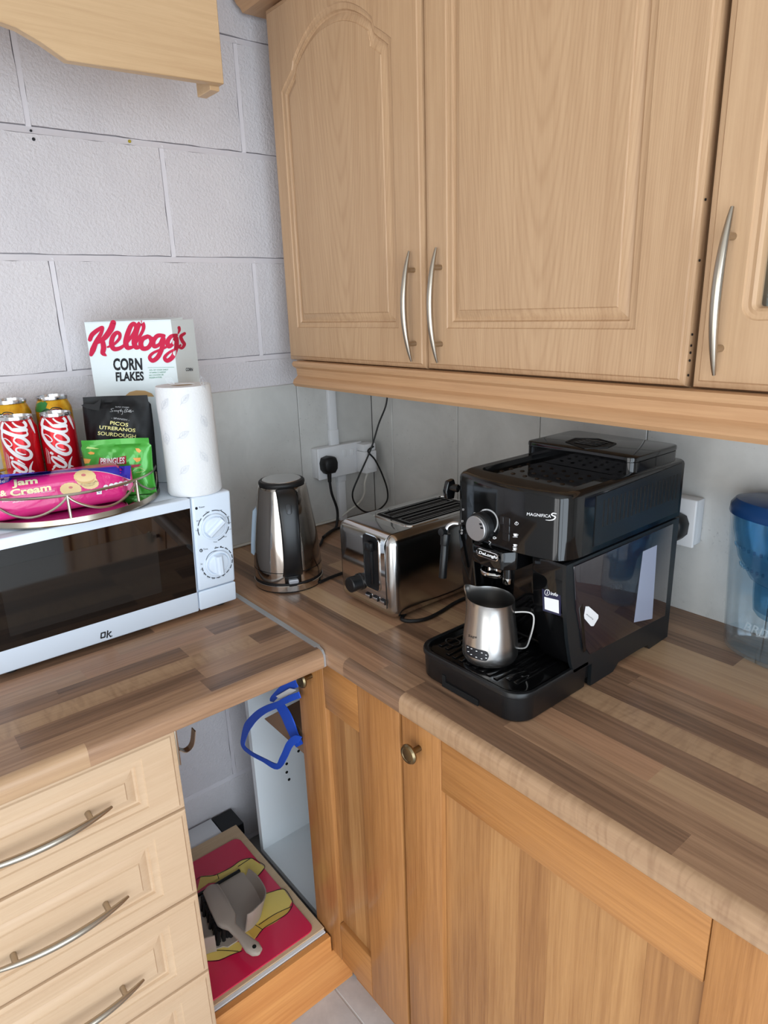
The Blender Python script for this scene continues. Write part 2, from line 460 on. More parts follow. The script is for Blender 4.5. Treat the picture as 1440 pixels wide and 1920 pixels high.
def holed(name, axis, a0, a1, lo, hi, o0, o1, zs0):
    b = MB()
    for p, q, r, s in ((lo, o0, -WT, 1.52), (o1, hi, -WT, 1.52), (o0, o1, -WT, zs0), (o0, o1, 1.27, 1.52)):
        if axis == 'x': b.box(a0, p, r, a1, q, s)
        else: b.box(p, a0, r, q, a1, s)
    return struct(b.build(name, m_plaster))
holed('wall_far', 'x', 2.80, 2.92, -3.2, .0, -2.60, -.65, -.85)
holed('wall_rear', 'y', -3.02, -2.90, -.0, 2.80, 1.2, 2.7, -.85)
def frame(name, axis, a, p0, p1, zs0):
    b = MB(); q = [p0, (p0+p1)/2, p1]
    for x in q: 
        if axis == 'x': b.box(a, x-.03, zs0, a+.05, x+.03, 1.27)
        else: b.box(x-.03, a, zs0, x+.03, a+.05, 1.27)
    for z in (zs0+.03, 1.24):
        if axis == 'x': b.box(a, p0, z-.03, a+.05, p1, z+.03)
        else: b.box(p0, a, z-.03, p1, a+.05, z+.03)
    struct(b.build(name, m_white))
frame('window_1', 'x', 2.83, -2.60, -.65, -.85); frame('window_2', 'y', -2.98, 1.2, 2.7, -.85)
# white cable trunking on the tiles, from the pelmet to the socket and on to the worktop
b = MB(); b.box(.006, -.159, .228, .020, -.134, .46, bev=.003); b.box(.006, -.1605, .213, .022, -.1325, .262, bev=.003)
b.box(.006, -.142, .0, .020, -.117, .136, bev=.003); b.box(.006, -.1435, .112, .022, -.1155, .14, bev=.003)
tr = struct(b.build('trim_1', m_white)); tr['label'] = 'white cable trunking above and below the double socket'
# ---------------------------------------------------------------- cabinet doors with a routed panel
from mathutils.geometry import tessellate_polygon
def offs(poly, d):
    n = len(poly); o = []
    for i in range(n):
        a, b, c = Vector(poly[i-1]), Vector(poly[i]), Vector(poly[(i+1) % n])
        t1, t2 = (b-a).normalized(), (c-b).normalized(); n1, n2 = Vector((-t1.y, t1.x)), Vector((-t2.y, t2.x))
        m = (n1+n2).normalized(); k = max(m.dot(n1), .35); o.append(b+m*(d/k))
    return o
def arch_outline(u0_, u1_, v0_, vs_, vt_):
    """outline with a shouldered arch on top, anticlockwise, set in by d"""
    def f(d):
        u0, u1, v0, vs, vt = u0_+d, u1_-d, v0_+d, vs_-d*.55, vt_-d
        c = (u0+u1)/2; hw = (u1_-u0_)/2-.050-d*.45; k = vs+.045
        R = [(u1, v0), (u1, vs-.03), (u1, vs), (u1-.012, vs+.009), (u1-.028, vs+.020), (c+hw+.006, vs+.0295-d*.1), (c+hw+.002, vs+.038)]
        pts = list(R)
        for i in range(17):
            t = -1+2*i/16; pts.append((c-hw*t, k+(vt-k)*(1-abs(t)**2.1)))
        pts += [(2*c-p[0], p[1]) for p in R[::-1]]
        return [Vector(p) for p in pts]
    return f
def rect_outline(u0, u1, v0, v1):
    return lambda d: [Vector(p) for p in ((u0+d, v0+d), (u1-d, v0+d), (u1-d, v1-d), (u0+d, v1-d))]
def round_outline(u0, u1, v0, v1, r):
    return lambda d: [Vector(p) for p in rrect(u0+d, v0+d, u1-d, v1-d, max(r-d, .0008))]
def panel_door(name, parent, T, u0, u1, v0, v1, out, mat, th=.018, glass=None):
    b = bmesh.new()
    def ring(poly, d): return [b.verts.new(T(p[0], p[1], d)) for p in poly]
    def bridge(A, B):
        n = len(A)
        for i in range(n): b.faces.new((A[i], A[(i+1) % n], B[(i+1) % n], B[i]))
    R = [(u0, v0), (u1, v0), (u1, v1), (u0, v1)]
    ins = lambda e: [(u0+e, v0+e), (u1-e, v0+e), (u1-e, v1-e), (u0+e, v1-e)]
    bk = ring(R, th)
    if glass is None: b.faces.new(bk)
    r1 = ring(R, .008); bridge(bk, r1); r2 = ring(ins(.0015), .004); bridge(r1, r2)
    r3 = ring(ins(.006), .0025); bridge(r2, r3); r4 = ring(ins(.0085), .0022); bridge(r3, r4); r5 = ring(ins(.0105), 0); bridge(r4, r5)
    if glass is None:
        prof = [(0, 0), (.0015, .0022), (.006, .0034), (.011, .0028), (.013, .0068), (.016, .0074), (.0275, .0022), (.0295, .0022), (.031, .0002)]
    else: prof = [(0, 0), (.0015, .0022), (.006, .0034), (.0105, .0024), (.014, .006), (.016, .012), (.016, th)]
    out0 = out(0); L = [ring(out(d), z) for d, z in prof]
    for A, B in zip(L, L[1:]): bridge(A, B)
    if glass is None:
        for t in tessellate_polygon([[v.co for v in L[-1]]]): b.faces.new([L[-1][i] for i in t])
    def annulus(A, B):
        V = A+B; pa = [(v.co-A[0].co) for v in V]
        for t in tessellate_polygon([[v.co for v in A], [v.co for v in B]]): b.faces.new([V[i] for i in t])
    annulus(r5, L[0])
    if glass is None: pass
    else: annulus(bk, L[-1])
    bmesh.ops.recalc_face_normals(b, faces=b.faces)
    m = MB(); m._merge(b)
    return m.build(name, mat, parent, sharp=25)
def bow_handle(parent, P, L=.194, post=.065, big=1.0):
    """P(t, out, side): t along the handle, out from the door face"""
    n = 28; path = []; rad = []
    for i in range(n+1):
        t = -1+2*i/n; path.append(P(t*L/2, .0105+.0170*(1-t*t), 0)); rad.append(.0022+.0036*big*(1-t*t)**.8)
    b = MB(); b.tube(path, rad, 12)
    for sgn in (-1, 1):
        o = .0105+.0170*(1-(sgn*post/(L/2))**2)
        b.cyl(P(sgn*post, 0, 0), P(sgn*post, o, 0), .0045, n=16)
    return b.build('handle', m_nickel, parent)

FY = -.311                                                  # front plane of the wall doors
TW = lambda u, v, d: Vector((u, FY+d, v))
Hy = lambda x, z: (lambda t, o, s: Vector((x+s, FY-o, z+t)))
def wall_cabinet(x0, x1, label, glass=False):
    c = thing('wall_cabinet', label, 'cabinet', ((x0+x1)/2, FY, .455))
    b = MB()
    b.box(x0+.001, FY+.020, .458, x0+.016, -.0045, 1.185); b.box(x1-.016, FY+.020, .458, x1-.001, -.0045, 1.185)
    b.box(x0+.016, FY+.020, .458, x1-.016, -.0045, .474); b.box(x0+.016, FY+.020, 1.169, x1-.016, -.0045, 1.185)
    b.box(x0+.016, -.012, .474, x1-.016, -.0045, 1.169)
    b.build('body', m_beech, c)
    return c
c1 = wall_cabinet(.084, .562, 'beech wall cabinet in the corner with an arched door panel')
d = panel_door('door', c1, TW, .084, .5625, .462, 1.176, arch_outline(.130, .489, .536, 1.016, 1.116), m_beech_arch)
bow_handle(d, Hy(.536, .5735))
c2 = wall_cabinet(.566, 1.063, 'wide beech wall cabinet with plain tall panel above the coffee machine')
d = panel_door('door', c2, TW, .5665, 1.063, .463, 1.176, arch_outline(.620, .986, .536, 1.05, 1.14), m_beech_arch)
bow_handle(d, Hy(.606, .574))
c3 = wall_cabinet(1.071, 1.571, 'beech wall cabinet with a glazed door at the right edge', True)
go = round_outline(1.124, 1.52, .547, 1.12, .020)
d = panel_door('door', c3, TW, 1.0715, 1.571, .463, 1.176, go, m_beech, glass=True)
MB().box(1.132, FY+.0135, .555, 1.512, FY+.0170, 1.112).build('pane', m_glass, d)
bow_handle(d, Hy(1.105, .579), big=1.15)
MB().box(1.087, FY+.035, .780, 1.555, -.0125, .795).build('shelf', m_beech, c3)
# hinge and screw holes down the edge of the filler between the two right-hand doors
b = MB()
for z in (.478, .497, .507, .516, .53, .62, .69): b.cyl((1.0635, FY+.006, z), (1.0645, FY+.006, z), .0016, n=10)
b.build('screw_hole', m_dark, c2, kind='stuff')
# tumblers behind the glass
gl = None
for i, (x, y) in enumerate([(1.1285, -.215), (1.205, -.222), (1.282, -.215), (1.150, -.120), (1.230, -.125)]):
    if gl is None:
        p = MB(); p.lathe([(.020, .004), (.028, 0), (.031, .002), (.0345, .155), (.033, .155), (.029, .012), (0.004, .010)], (x, y, .4745), 32)
        gl = tag(p.build('drinking_glass', m_glass, None, (x, y, .4745)), 'clear tumbler behind the glazed door, nearest the handle', 'glass', 'tumblers behind the glazed cabinet door')
    else:
        o = gl.copy(); COL.objects.link(o); o.location = (x, y, .4745+WT)
        o['label'] = 'clear tumbler behind the glazed door, '+['', 'second along in the front row', 'third along in the front row', 'first in the back row', 'second in the back row'][i]
# beech light pelmet under the wall cabinets, and the crown moulding above them
pf = [(-.262, .461), (-.329, .461), (-.333, .456), (-.331, .450), (-.322, .444), (-.320, .428), (-.324, .424), (-.331, .419), (-.334, .411), (-.329, .404), (-.262, .404)]
b = MB(); b.prism(pf, 'x', .128, 1.9, bev=.002, seg=1, sel=lambda e: all(v.co.x < .13 for v in e.verts))
b.build('x', m_beech_x)
pel = bpy.data.objects['x']; pel.name = 'light_pelmet'; tag(pel, 'long beech light pelmet moulding under the wall cabinets', 'moulding')
cf = [(-.262, 1.187), (-.325, 1.187), (-.33, 1.195), (-.338, 1.200), (-.352, 1.225), (-.368, 1.235), (-.368, 1.245), (-.262, 1.245)]
b = MB(); b.prism(cf, 'x', .02, 1.9); tag(b.build('crown_moulding', m_beech_x, None, (.9, -.3, 1.187)), 'beech crown moulding along the top of the wall cabinets', 'moulding')
# valance board hung between wall units, with a curved lower edge
pts = [(-.533, 1.30), (-.535, .957), (-.796, .950)]
cur = [(-.83, .968), (-.86, .980), (-.90, .987), (-.95, .990), (-1.02, .990), (-1.10, .982), (-1.16, .965), (-1.20, .950)]
pts += cur+[(-1.45, .95), (-1.45, 1.30)]
v = thing('valance', 'beech valance board with curved lower edge high on the left wall', 'valance', (.29, -.98, .95))
MB().prism(pts, 'x', .282, .300, bev=.0012, seg=1).build('front_board', m_beech_y, v)
MB().box(.229, -.553, .950, .2815, -.535, 1.2815, bev=.001, seg=1).build('side_board', m_beech_y, v)
MB().box(.229, -1.45, .945, .2815, -1.432, 1.2815, bev=.001, seg=1).build('side_board', m_beech_y, v)
MB().box(.0045, -1.45, 1.282, .2815, -.535, 1.30).build('top_board', m_beech_y, v)

# ---------------------------------------------------------------- worktops of joined staves
RW = [-.6, -.585, -.541, -.497, -.453, -.4075, -.363, -.319, -.275, -.231, -.187, -.143, -.0995, -.056, -.0125, 0]
def worktop(name, label, loc, rotz, x0, x1, rows, org):
    t = thing(name, label, 'worktop', loc, rotz, local=True); first = True
    prof_f = [(-.541, -.033), (-.598, -.033), (-.600, -.030), (-.600, -.012), (-.5985, -.0065), (-.595, -.0025), (-.589, -.0004), (-.585, 0), (-.541, 0)]
    for i, row in enumerate(rows):
        if i == 0: ya, yb = -.6, -.541
        else: ya, yb = RW[i], (RW[i+1] if i < len(rows)-1 else 0)
        xs = [x0]+[r[0] for r in row[1:]]+[x1]
        for k in range(len(row)):
            a, c, tone = xs[k], xs[k+1], row[k][1]
            b = MB()
            if i == 0:
                b.prism([(y, z) for y, z in prof_f if y <= -.583]+[(-.585, -.033)], 'x', a, c)
            else: b.box(a, ya, -.033, c, yb, 0)
            cx = (a+c)/2
            for vv in b.bm.verts: vv.co.x -= cx
            o = b.build('stave', ST[tone], t); o.location = (cx, 0, 0)
    return t
rowsR = [
    [(0, 'M'), (.655, 'D'), (.802, 'F')],
    [(0, 'R'), (.722, 'M'), (.80, 'D'), (1.2375, 'M')],
    [(0, 'D'), (.40, 'D'), (.963, 'M')],
    [(0, 'L'), (.62, 'M'), (.80, 'R'), (1.1585, 'L')],
    [(0, 'M'), (.33, 'R'), (.62, 'D')],
    [(0, 'D'), (.44, 'M'), (.66, 'F')],
    [(0, 'M'), (.27, 'L'), (.70, 'M'), (.90, 'D')],
    [(0, 'D'), (.35, 'R'), (.72, 'D'), (1.021, 'M')],
    [(0, 'R'), (.5, 'M'), (.9, 'R')],
    [(0, 'M'), (.21, 'D'), (.65, 'L'), (1.30, 'M')],
    [(0, 'D'), (.31, 'M'), (.8, 'L')],
    [(0, 'M'), (.24, 'R'), (.7, 'D'), (1.105, 'L')],
    [(0, 'D'), (.3, 'M'), (.6, 'M')],
    [(0, 'M'), (.26, 'D'), (.70, 'D'), (1.06, 'R')],
]
worktop('worktop', 'wood-stave worktop under the kettle, toaster and coffee machine', (0, 0, 0), 0, .0065, 1.95, rowsR, None)
# local x of the left worktop runs along world y: from -1.9 to -.6
rowsL = [
    [(0, 'L'), (-1.008, 'M')],
    [(0, 'M'), (-.812, 'D')],
    [(0, 'M'), (-1.08, 'D'), (-.80, 'M')],
    [(0, 'F'), (-.675, 'D')],
    [(0, 'D'), (-1.0, 'D'), (-.79, 'M')],
    [(0, 'M'), (-.95, 'R'), (-.72, 'D')],
    [(0, 'R'), (-.88, 'M')],
    [(0, 'M'), (-1.2, 'D'), (-.8, 'R')],
    [(0, 'D'), (-1.0, 'M')], [(0, 'L'), (-.9, 'M')], [(0, 'M'), (-1.1, 'R')], [(0, 'D'), (-.95, 'M')], [(0, 'M'), (-.8, 'D')], [(0, 'R')],
]
worktop('worktop', 'wood-stave worktop under the white microwave', (.0065, 0, 0), PI/2, -1.95, -.6065, [[(a, t) for a, t in r] for r in rowsL], None)
b = MB(); b.box(.012, -.6062, -.02, .582, -.6003, .0002); b.box(.012, -.6095, .0002, .584, -.5985, .0014); b.prism([(.5841, .0014), (.586, .0014), (.597, -.002), (.603, -.010), (.6035, -.033), (.598, -.033), (.597, -.012), (.5841, -.006)], 'y', -.6062, -.6003)
tag(b.build('joint_strip', m_alu, None, (.3, -.6, 0)), 'thin aluminium strip joining the two worktops', 'strip')

# ---------------------------------------------------------------- oak base units under the right-hand worktop
OY = -.58
def oak_door(parent, x0, x1, z0, z1, sl, sr, rt, rb, planks, knob):
    d = bpy.data.objects.new('door', None); COL.objects.link(d); d.parent = parent; d.empty_display_size = .05
    ORG[d.name] = ORG[parent.name]
    e = .0008
    MB().box(x0, OY, z0, x0+sl, OY+.021, z1, bev=.0022, seg=2).build('stile', m_oak, d)
    MB().box(x1-sr, OY, z0, x1, OY+.021, z1, bev=.0022, seg=2).build('stile', m_oak, d)
    MB().box(x0+sl+e, OY+.0006, z1-rt, x1-sr-e, OY+.021, z1, bev=.0018, seg=2).build('rail', m_oak_x, d)
    MB().box(x0+sl+e, OY+.0006, z0, x1-sr-e, OY+.021, z0+rb, bev=.0018, seg=2).build('rail', m_oak_x, d)
    xs = [x0+sl+e]+planks+[x1-sr-e]; ms = [m_oak_b, m_oak_a, m_oak_b, m_oak_a, m_oak_a, m_oak_b]
    for i, (a, c) in enumerate(zip(xs, xs[1:])):
        MB().box(a, OY+.010, z0+rb-.004, c-.0002, OY+.017, z1-rt+.004).build('plank', ms[i % len(ms)], d)
    kx, kz = knob
    k = MB(); k.lathe([(.005, 0), (.005, .012), (.008, .017), (.0155, .020), (.0165, .0235), (.0145, .027), (.0115, .0275), (.0105, .0268), (.006, .0272), (.0, .0275)][:-1], (kx, OY, kz), 28, axis='y', fn=lambda x, y, z, t: (x, y, -z))
    k.build('knob', m_brass, d)
    return d
def base_body(c, x0, x1, left_open=False):
    b = MB(); y0, y1 = -.558, -.02
    b.box(x0, y0, -.785, x0+.016, y1, -.036); b.box(x1-.016, y0, -.785, x1, y1, -.036)
    b.box(x0+.016, y0, -.785, x1-.016, y1, -.769); b.box(x0+.016, y1-.008, -.769, x1-.016, y1, -.036)
    return b.build('body', m_whitemat, c)
cc = thing('base_cabinet', 'oak corner base cabinet, its narrow door closed and the blind half open', 'cabinet', (.43, -.57, -.785))
base_body(cc, .165, .777)
b = MB()
for y, z in ((-.475, -.52), (-.468, -.55), (-.47, -.575), (-.465, -.60), (-.43, -.53)): b.cyl((.1811, y, z), (.1818, y, z), .004, n=10)
b.build('screw_hole', m_dark, cc, kind='stuff')
oak_door(cc, .464, .7765, -.785, -.042, .0935, .112, .108, .105, [.605, .640], (.517, -.098))
c4 = thing('base_cabinet', 'wide oak base cabinet below the coffee machine, brass knob at its left', 'cabinet', (1.03, -.57, -.785))
base_body(c4, .780, 1.375)
d4 = oak_door(c4, .7835, 1.372, -.785, -.047, .0905, .0865, .098, .10, [.968, 1.022, 1.075, 1.150, 1.215], (.826, -.092))
c5 = thing('base_cabinet', 'oak base cabinet at the far right, mostly out of view', 'cabinet', (1.60, -.57, -.785))
base_body(c5, 1.380, 1.84)
oak_door(c5, 1.376, 1.84, -.785, -.047, .09, .09, .098, .10, [1.52, 1.6, 1.68], (1.42, -.092))
tag(MB().box(.536, -.530, -WT, 1.9, -.514, -.787).build('plinth', m_oak_x, None, (1.2, -.52, -WT)), 'recessed oak plinth along the floor under the oak doors', 'plinth')

# ---------------------------------------------------------------- drawers (left run)
FX = .58
TD = lambda u, v, d: Vector((FX-d, u, v))
du = thing('drawer_unit', 'pale beech unit of four drawers with bow handles', 'cabinet', (.3, -1.2, -.785))
b = MB(); b.box(.02, -.892, -.785, .560, -.876, -.036); b.box(.02, -1.375, -.785, .560, -1.36, -.036); b.box(.02, -1.36, -.785, .56, -.892, -.769); b.box(.02, -1.36, -.769, .03, -.892, -.036)
b.build('body', m_whitemat, du)
zs = [(-.196, -.046), (-.372, -.199), (-.548, -.375), (-.785, -.551)]
for z0, z1 in zs:
    out = rect_outline(-1.315, -.931, z0+.034, z1-.025)
    d = panel_door('drawer', du, TD, -1.372, -.874, z0, z1, out, m_drawer)
    zc = {0: -.122, 1: -.292, 2: -.466, 3: -.66}[zs.index((z0, z1))]
    bow_handle(d, lambda t, o, s, zc=zc: Vector((FX+o, -1.084+t, zc)))
tag(MB().prism([(-1.375, -WT), (-.531, -WT), (-.531, -.787), (-.583, -.787), (-.583, -.744), (-.871, -.744), (-.871, -.787), (-1.375, -.787)], 'x', .508, .524, bev=.0015, seg=1).build('plinth', m_pine, None, (.516, -.95, -WT)), 'orange pine plinth board along the floor under the open bay', 'plinth')
# ---------------------------------------------------------------- open bay under the left worktop
tag(MB().box(.082, -.874, -.760, .498, -.5825, -.7405, bev=.001, seg=1).build('base_board', m_beechply, None, (.3, -.72, -.760)), 'raw beech board lining the bottom of the open bay', 'board')
tag(MB().box(.4985, -.872, -.757, .5065, -.586, -.7425).build('edge_trim', m_white, None, (.5, -.72, -.757)), 'white edge strip along the front of the bay board', 'strip')
tag(MB().box(.010, -.874, -.785, .079, -.622, -.746, bev=.001).build('offcut', m_white, None, (.04, -.8, -.785)), 'white offcut lying against the wall behind the bay board', 'board')
bz = bpy.data.objects['base_board']
tag(MB().box(.0085, -.618, -.785, .080, -.56, -.750).build('gap_shade', m_blackmat, None, (.04, -.7, -.785)), 'dark strip giving the shade of the gap behind the bay board', 'gap_shade')  # black strip set in as the shade of the gap along the wall
m_red = M('red_mat', (212, 34, 76), .22, coat=.3); m_yel = M('yellow_print', (234, 208, 110), .3); m_yel2 = M('yellow_print_dark', (216, 178, 80), .3)
mat_ = thing('place_mat', 'glossy red mat with yellow bands lying in the open bay', 'mat', (.3, -.73, -.740))
MB().prism(rrect(.128, -.871, .489, -.601, .018), 'z', -.7403, -.7375, bev=.0008, seg=1).build('mat', m_red, mat_)
hm = HZ(-.7375); C6 = lambda pts: crop(330, 1520, 4.114, pts)
b = MB(); b.mi = 0
b.poly(C6([(160, 625), (190, 505), (300, 495), (420, 440), (500, 385), (580, 365), (685, 435), (615, 520), (400, 480), (250, 560)]), hm)
b.poly(C6([(655, 640), (830, 605), (895, 700), (860, 770), (660, 915), (600, 1000), (520, 930), (500, 860), (600, 760)]), hm)
b.poly(C6([(225, 1050), (400, 1000), (520, 1020), (500, 1085), (330, 1150), (240, 1160)]), hm)
b.mi = 1
b.poly(C6([(640, 870), (700, 830), (890, 735), (860, 790), (770, 860), (665, 915), (600, 985), (540, 920)]), hm, .0006)
b.mi = 2
for pts in ([(160, 530), (200, 508), (300, 497), (420, 440), (500, 385), (580, 367), (640, 395), (685, 435), (615, 520)], [(330, 525), (320, 490)], [(575, 367), (480, 430)], [(650, 655), (740, 625), (830, 605), (880, 660), (900, 720), (860, 790), (770, 850), (680, 905), (620, 980)], [(890, 740), (760, 800), (640, 880)], [(570, 855), (665, 915)], [(235, 1160), (330, 1155), (420, 1115), (510, 1080)], [(240, 1090), (320, 1078), (400, 1080), (480, 1085)]):
    b.stroke(C6(pts), 1.3, hm, .0009)
b.build('printed_bands', [m_yel, m_yel2, m_ink], mat_)

# dustpan and hand brush
m_taupe = M('taupe_plastic', (172, 160, 148), .42)
dp = thing('dustpan', 'taupe plastic dustpan lying on the red mat', 'dustpan', (.28, -.80, -.7373))
# open scoop: floor with a lip at the far (-x) edge, curved wall rising towards the handle side
b = MB(); zf = -.7365
outl = [(.195, -.872), (.195, -.690), (.210, -.678), (.262, -.678), (.315, -.687), (.345, -.708), (.358, -.735), (.358, -.765), (.366, -.772), (.366, -.800), (.358, -.807), (.350, -.83), (.345, -.872)]
outl = [(x+.038, y+.030) for x, y in outl]; b.prism(outl, 'z', zf, zf+.003); 
wall = [(.222, -.6785), (.262, -.6785), (.315, -.6875), (.345, -.7085), (.3575, -.735), (.3575, -.752)]
wall2 = [(.3575, -.822), (.350, -.84), (.345, -.872)]
for wl_, h0, h1 in ((wall, .014, .056), (wall2, .056, .056)):
    P = spline([Vector((x+.038, y+.030, 0)) for x, y in wl_], None, 5); n = len(P); inn, l1, l2, l3, l4 = [], [], [], [], []
    cen = Vector((.308, -.76, 0)); ls = []
    for i, p in enumerate(P):
        h = h0+(h1-h0)*min(1, i/(n-1)*1.4); dn = (p-cen).normalized()
        ls.append([p+Vector((0, 0, zf))-dn*.003, p+dn*.010+Vector((0, 0, zf+h)), p+dn*.0125+Vector((0, 0, zf+h)), p+Vector((0, 0, zf))])
    b.loops(ls)
b.build('scoop', m_taupe, dp, sharp=40)
MB().box(.234, -.840, zf+.003, .241, -.652, zf+.008, bev=.001).build('rubber_lip', m_rubber, dp)
br = thing('hand_brush', 'taupe hand brush with black bristles resting in the dustpan', 'brush', (.30, -.82, -.73))
hb = -.700
A0, A1 = Vector((.270, -.743, hb+.006)), Vector((.392, -.757, hb+.010)); H1 = Vector((.488, -.742, hb+.006))
b = MB(); ls = []
for p, hw, t in ((A0, .008, .010), (A0+(A1-A0)*.06, .019, .014), (A0+(A1-A0)*.5, .022, .016), (A0+(A1-A0)*.9, .022, .016), (A1, .016, .015), (A1+(H1-A1)*.12, .0095, .014), (A1+(H1-A1)*.5, .010, .015), (A1+(H1-A1)*.85, .0155, .016), (H1, .012, .014), (H1+Vector((.006, 0, 0)), .004, .008)):
    l = []
    for k in range(16):
        a = 2*PI*k/16; l.append(p+Vector((.08*hw*math.cos(a), math.copysign(abs(math.cos(a))**.7, math.cos(a))*hw, math.copysign(abs(math.sin(a))**.7, math.sin(a))*t/2)))
    ls.append(l)
b.loops(ls); b.build('handle', m_taupe, br)
b = MB(); b.cyl((.480, -.743, hb-.0015), (.480, -.743, hb+.0150), .0042, n=16); b.build('hanging_hole', m_dark, br)
b = MB(); rnd = random.Random(3)
for i in range(15):
    for j in range(4):
        x = .276+.0078*i; y = -.763+.010*j-.0008*i
        b.cyl((x, y-.002, hb), (x+rnd.uniform(-.004, .004), y-.006+rnd.uniform(-.004, .004), zf+.0035), .0042, .0046, n=6)
b.build('bristles', m_rubber, br, kind='stuff')
# over-door hook on the side of the drawer unit
hk = MB(); hk.box(.566, -.8755, -.115, .578, -.8715, -.037, bev=.0008)
P = spline([(.572, -.871, -.088), (.572, -.860, -.097), (.572, -.848, -.090), (.572, -.842, -.066)], None, 6)
hk.strip(P, [(.007, 0, 0)]*len(P), [Vector((0, 1, .6))]*len(P), .0016)
tag(hk.build('hook', m_nickel, None, (.572, -.872, -.115)), 'small metal hook on the side of the drawer unit', 'hook')
# blue handles of a carrier bag tucked into the open corner unit
bag = thing('carrier_bag', 'blue-handled carrier bag hanging inside the open corner unit', 'bag', (.36, -.55, -.30))
C5 = lambda pts: crop(440, 1200, 7.383, pts)
def band(pts, wd, y0, y1, name, mt):
    P, W = spline([Vector(p) for p in C5(pts)], [x/7.383 for x in wd], 6); n = len(P); path = []; half = []; nr = []
    for i, p in enumerate(P):
        t = (P[min(i+1, n-1)]-P[max(i-1, 0)]).normalized(); y = y0+(y1-y0)*i/(n-1); q = HY(y)
        nn = Vector((-t.y, t.x))*W[i]/2; a, c = q(*(p+nn)), q(*(p-nn))
        path.append((a+c)/2); half.append((a-c)/2); nr.append(Vector((.3*math.sin(i*.7), 1, .2)))
    b = MB(); b.strip(path, half, nr, .0022); return b.build(name, mt, bag)
m_blue = M('blue_webbing', (30, 84, 205), .5)
band([(900, 760), (760, 810), (600, 890), (430, 960), (300, 1050), (190, 1180), (130, 1340), (120, 1470), (230, 1570), (400, 1660), (590, 1750), (680, 1620), (760, 1450), (850, 1370), (900, 1390)], [90, 90, 85, 100, 110, 110, 70, 40, 45, 50, 80, 90, 100, 110, 90], -.594, -.590, 'handle', m_blue)
band([(860, 600), (740, 640), (640, 700), (540, 800), (520, 850)], [110, 120, 90, 80, 50], -.586, -.584, 'handle', m_blue)
band([(620, 900), (700, 1020), (770, 1180), (830, 1330), (900, 1460)], [110, 130, 130, 110, 100], -.578, -.576, 'side_tape', m_blue)
b = MB(); 
q = [HY(-.566)(*p) for p in C5([(410, 1090), (640, 970), (960, 1280), (990, 1600), (850, 1480)])]
b.loops([q, [p+Vector((.0, .05, .004)) for p in q]]); b.build('bag_body', M('kraft_paper', (142, 112, 88), .7), bag)
b = MB(); q = [HY(-.590)(*p) for p in C5([(570, 780), (760, 670), (860, 690), (640, 830)])]
b.loops([q, [p+Vector((0, .002, 0)) for p in q]]); b.build('label_band', m_white, bag)

# ---------------------------------------------------------------- microwave
mwv = thing('microwave', 'white countertop microwave oven with two dials and a black glass door', 'microwave', (.18, -.85, 0))
fx = .334; yr, ymid, yl = -.622, -.703, -1.075
MB().box(.020, yl, .012, fx-.022, yr-.001, .247, bev=.004, seg=2).build('body', m_enamel, mwv)
# door: front frame, black glass, perforated screen behind it
ft = lambda z: fx+.012*(z-.13)/.12 - .006       # front leans out slightly towards the top
def slab(y0, y1, z0, z1, x0, dx, bev, mt, name, par):
    b = MB(); b.prism([(x0, z0), (ft(z0)+dx, z0), (ft(z1)+dx, z1), (x0, z1)], 'y', y0, y1, bev=bev, seg=3); return b.build(name, mt, par)
door = slab(yl, ymid-.001, .0095, .2475, fx-.024, 0, .004, m_enamel, 'door', mwv)
b = MB(); b.prism([(ft(.052)-.004, .052), (ft(.052)+.0007, .052), (ft(.229)+.0007, .229), (ft(.229)-.004, .229)], 'y', yl+.02, ymid-.0035, bev=.0006, seg=1)
m_mwglass = M('black_door_glass', (7, 7, 8), .03, spec=.8, coat=.6)
b.build('door_glass', m_mwglass, door)
m_screen = M('perforated_screen', (34, 33, 32), .06, spec=.9); nt = m_screen.node_tree
vv = nd(nt, 'ShaderNodeTexVoronoi', Scale=900); nt.links.new(coords(nt), vv.inputs['Vector'])
setc(nt, mixc(nt, ramp(nt, vv.outputs['Distance'], .2, .5), lin((22, 22, 22)), lin((30, 29, 28))))
b = MB(); b.prism([(ft(.075)+.0006, .075), (ft(.075)+.0009, .075), (ft(.200)+.0009, .200), (ft(.200)+.0006, .200)], 'y', -1.035, -.775); b.build('door_screen', m_screen, door)
pan = slab(ymid+.001, yr, .052, .2475, fx-.024, 0, .006, m_enamel, 'control_panel', mwv)
slab(ymid+.001, yr, .0095, .0505, fx-.024, 0, .004, m_enamel, 'lower_panel', mwv)
nrm = Vector((1, 0, -.10)).normalized(); hp = HP((ft(.13), 0, .13), nrm)
def dial(u, v, rot, name):
    c = hp(u, v); r = .0262; b = MB()
    tz = Vector((.10, 0, 1)).normalized()
    def P(rr, a, o): return c+Vector((0, 1, 0))*(rr*math.cos(a))+tz*(rr*math.sin(a))+nrm*o
    ls = [[P(rr, 2*PI*k/40, o) for k in range(40)] for rr, o in ((r, -.001), (r, .004), (r-.001, .005), (r-.0035, .005), (r-.0045, .0035), (r-.006, .0075), (r-.009, .0085))]
    b.loops(ls)
    a = rot; g = []
    for o, wd in ((.006, .0085), (.014, .0065), (.017, .003)):
        l = []
        for s, t in ((1, 1), (1, -1), (-1, -1), (-1, 1)):
            L = (r-.006)*(1 if o < .01 else .96)
            l.append(c+nrm*o+(Vector((0, 1, 0))*math.cos(a)+tz*math.sin(a))*s*L+(Vector((0, 1, 0))*-math.sin(a)+tz*math.cos(a))*t*wd)
        g.append(l)
    b.loops(g)
    o = b.build('dial', m_enamel, mwv, sharp=28)
    m = MB(); m.stroke([(u+21.5*math.cos(t), v+22.5*math.sin(t)) for t in [k*2*PI/24 for k in range(25)]], .9, hp, .0006, False); 
    return o, m, c
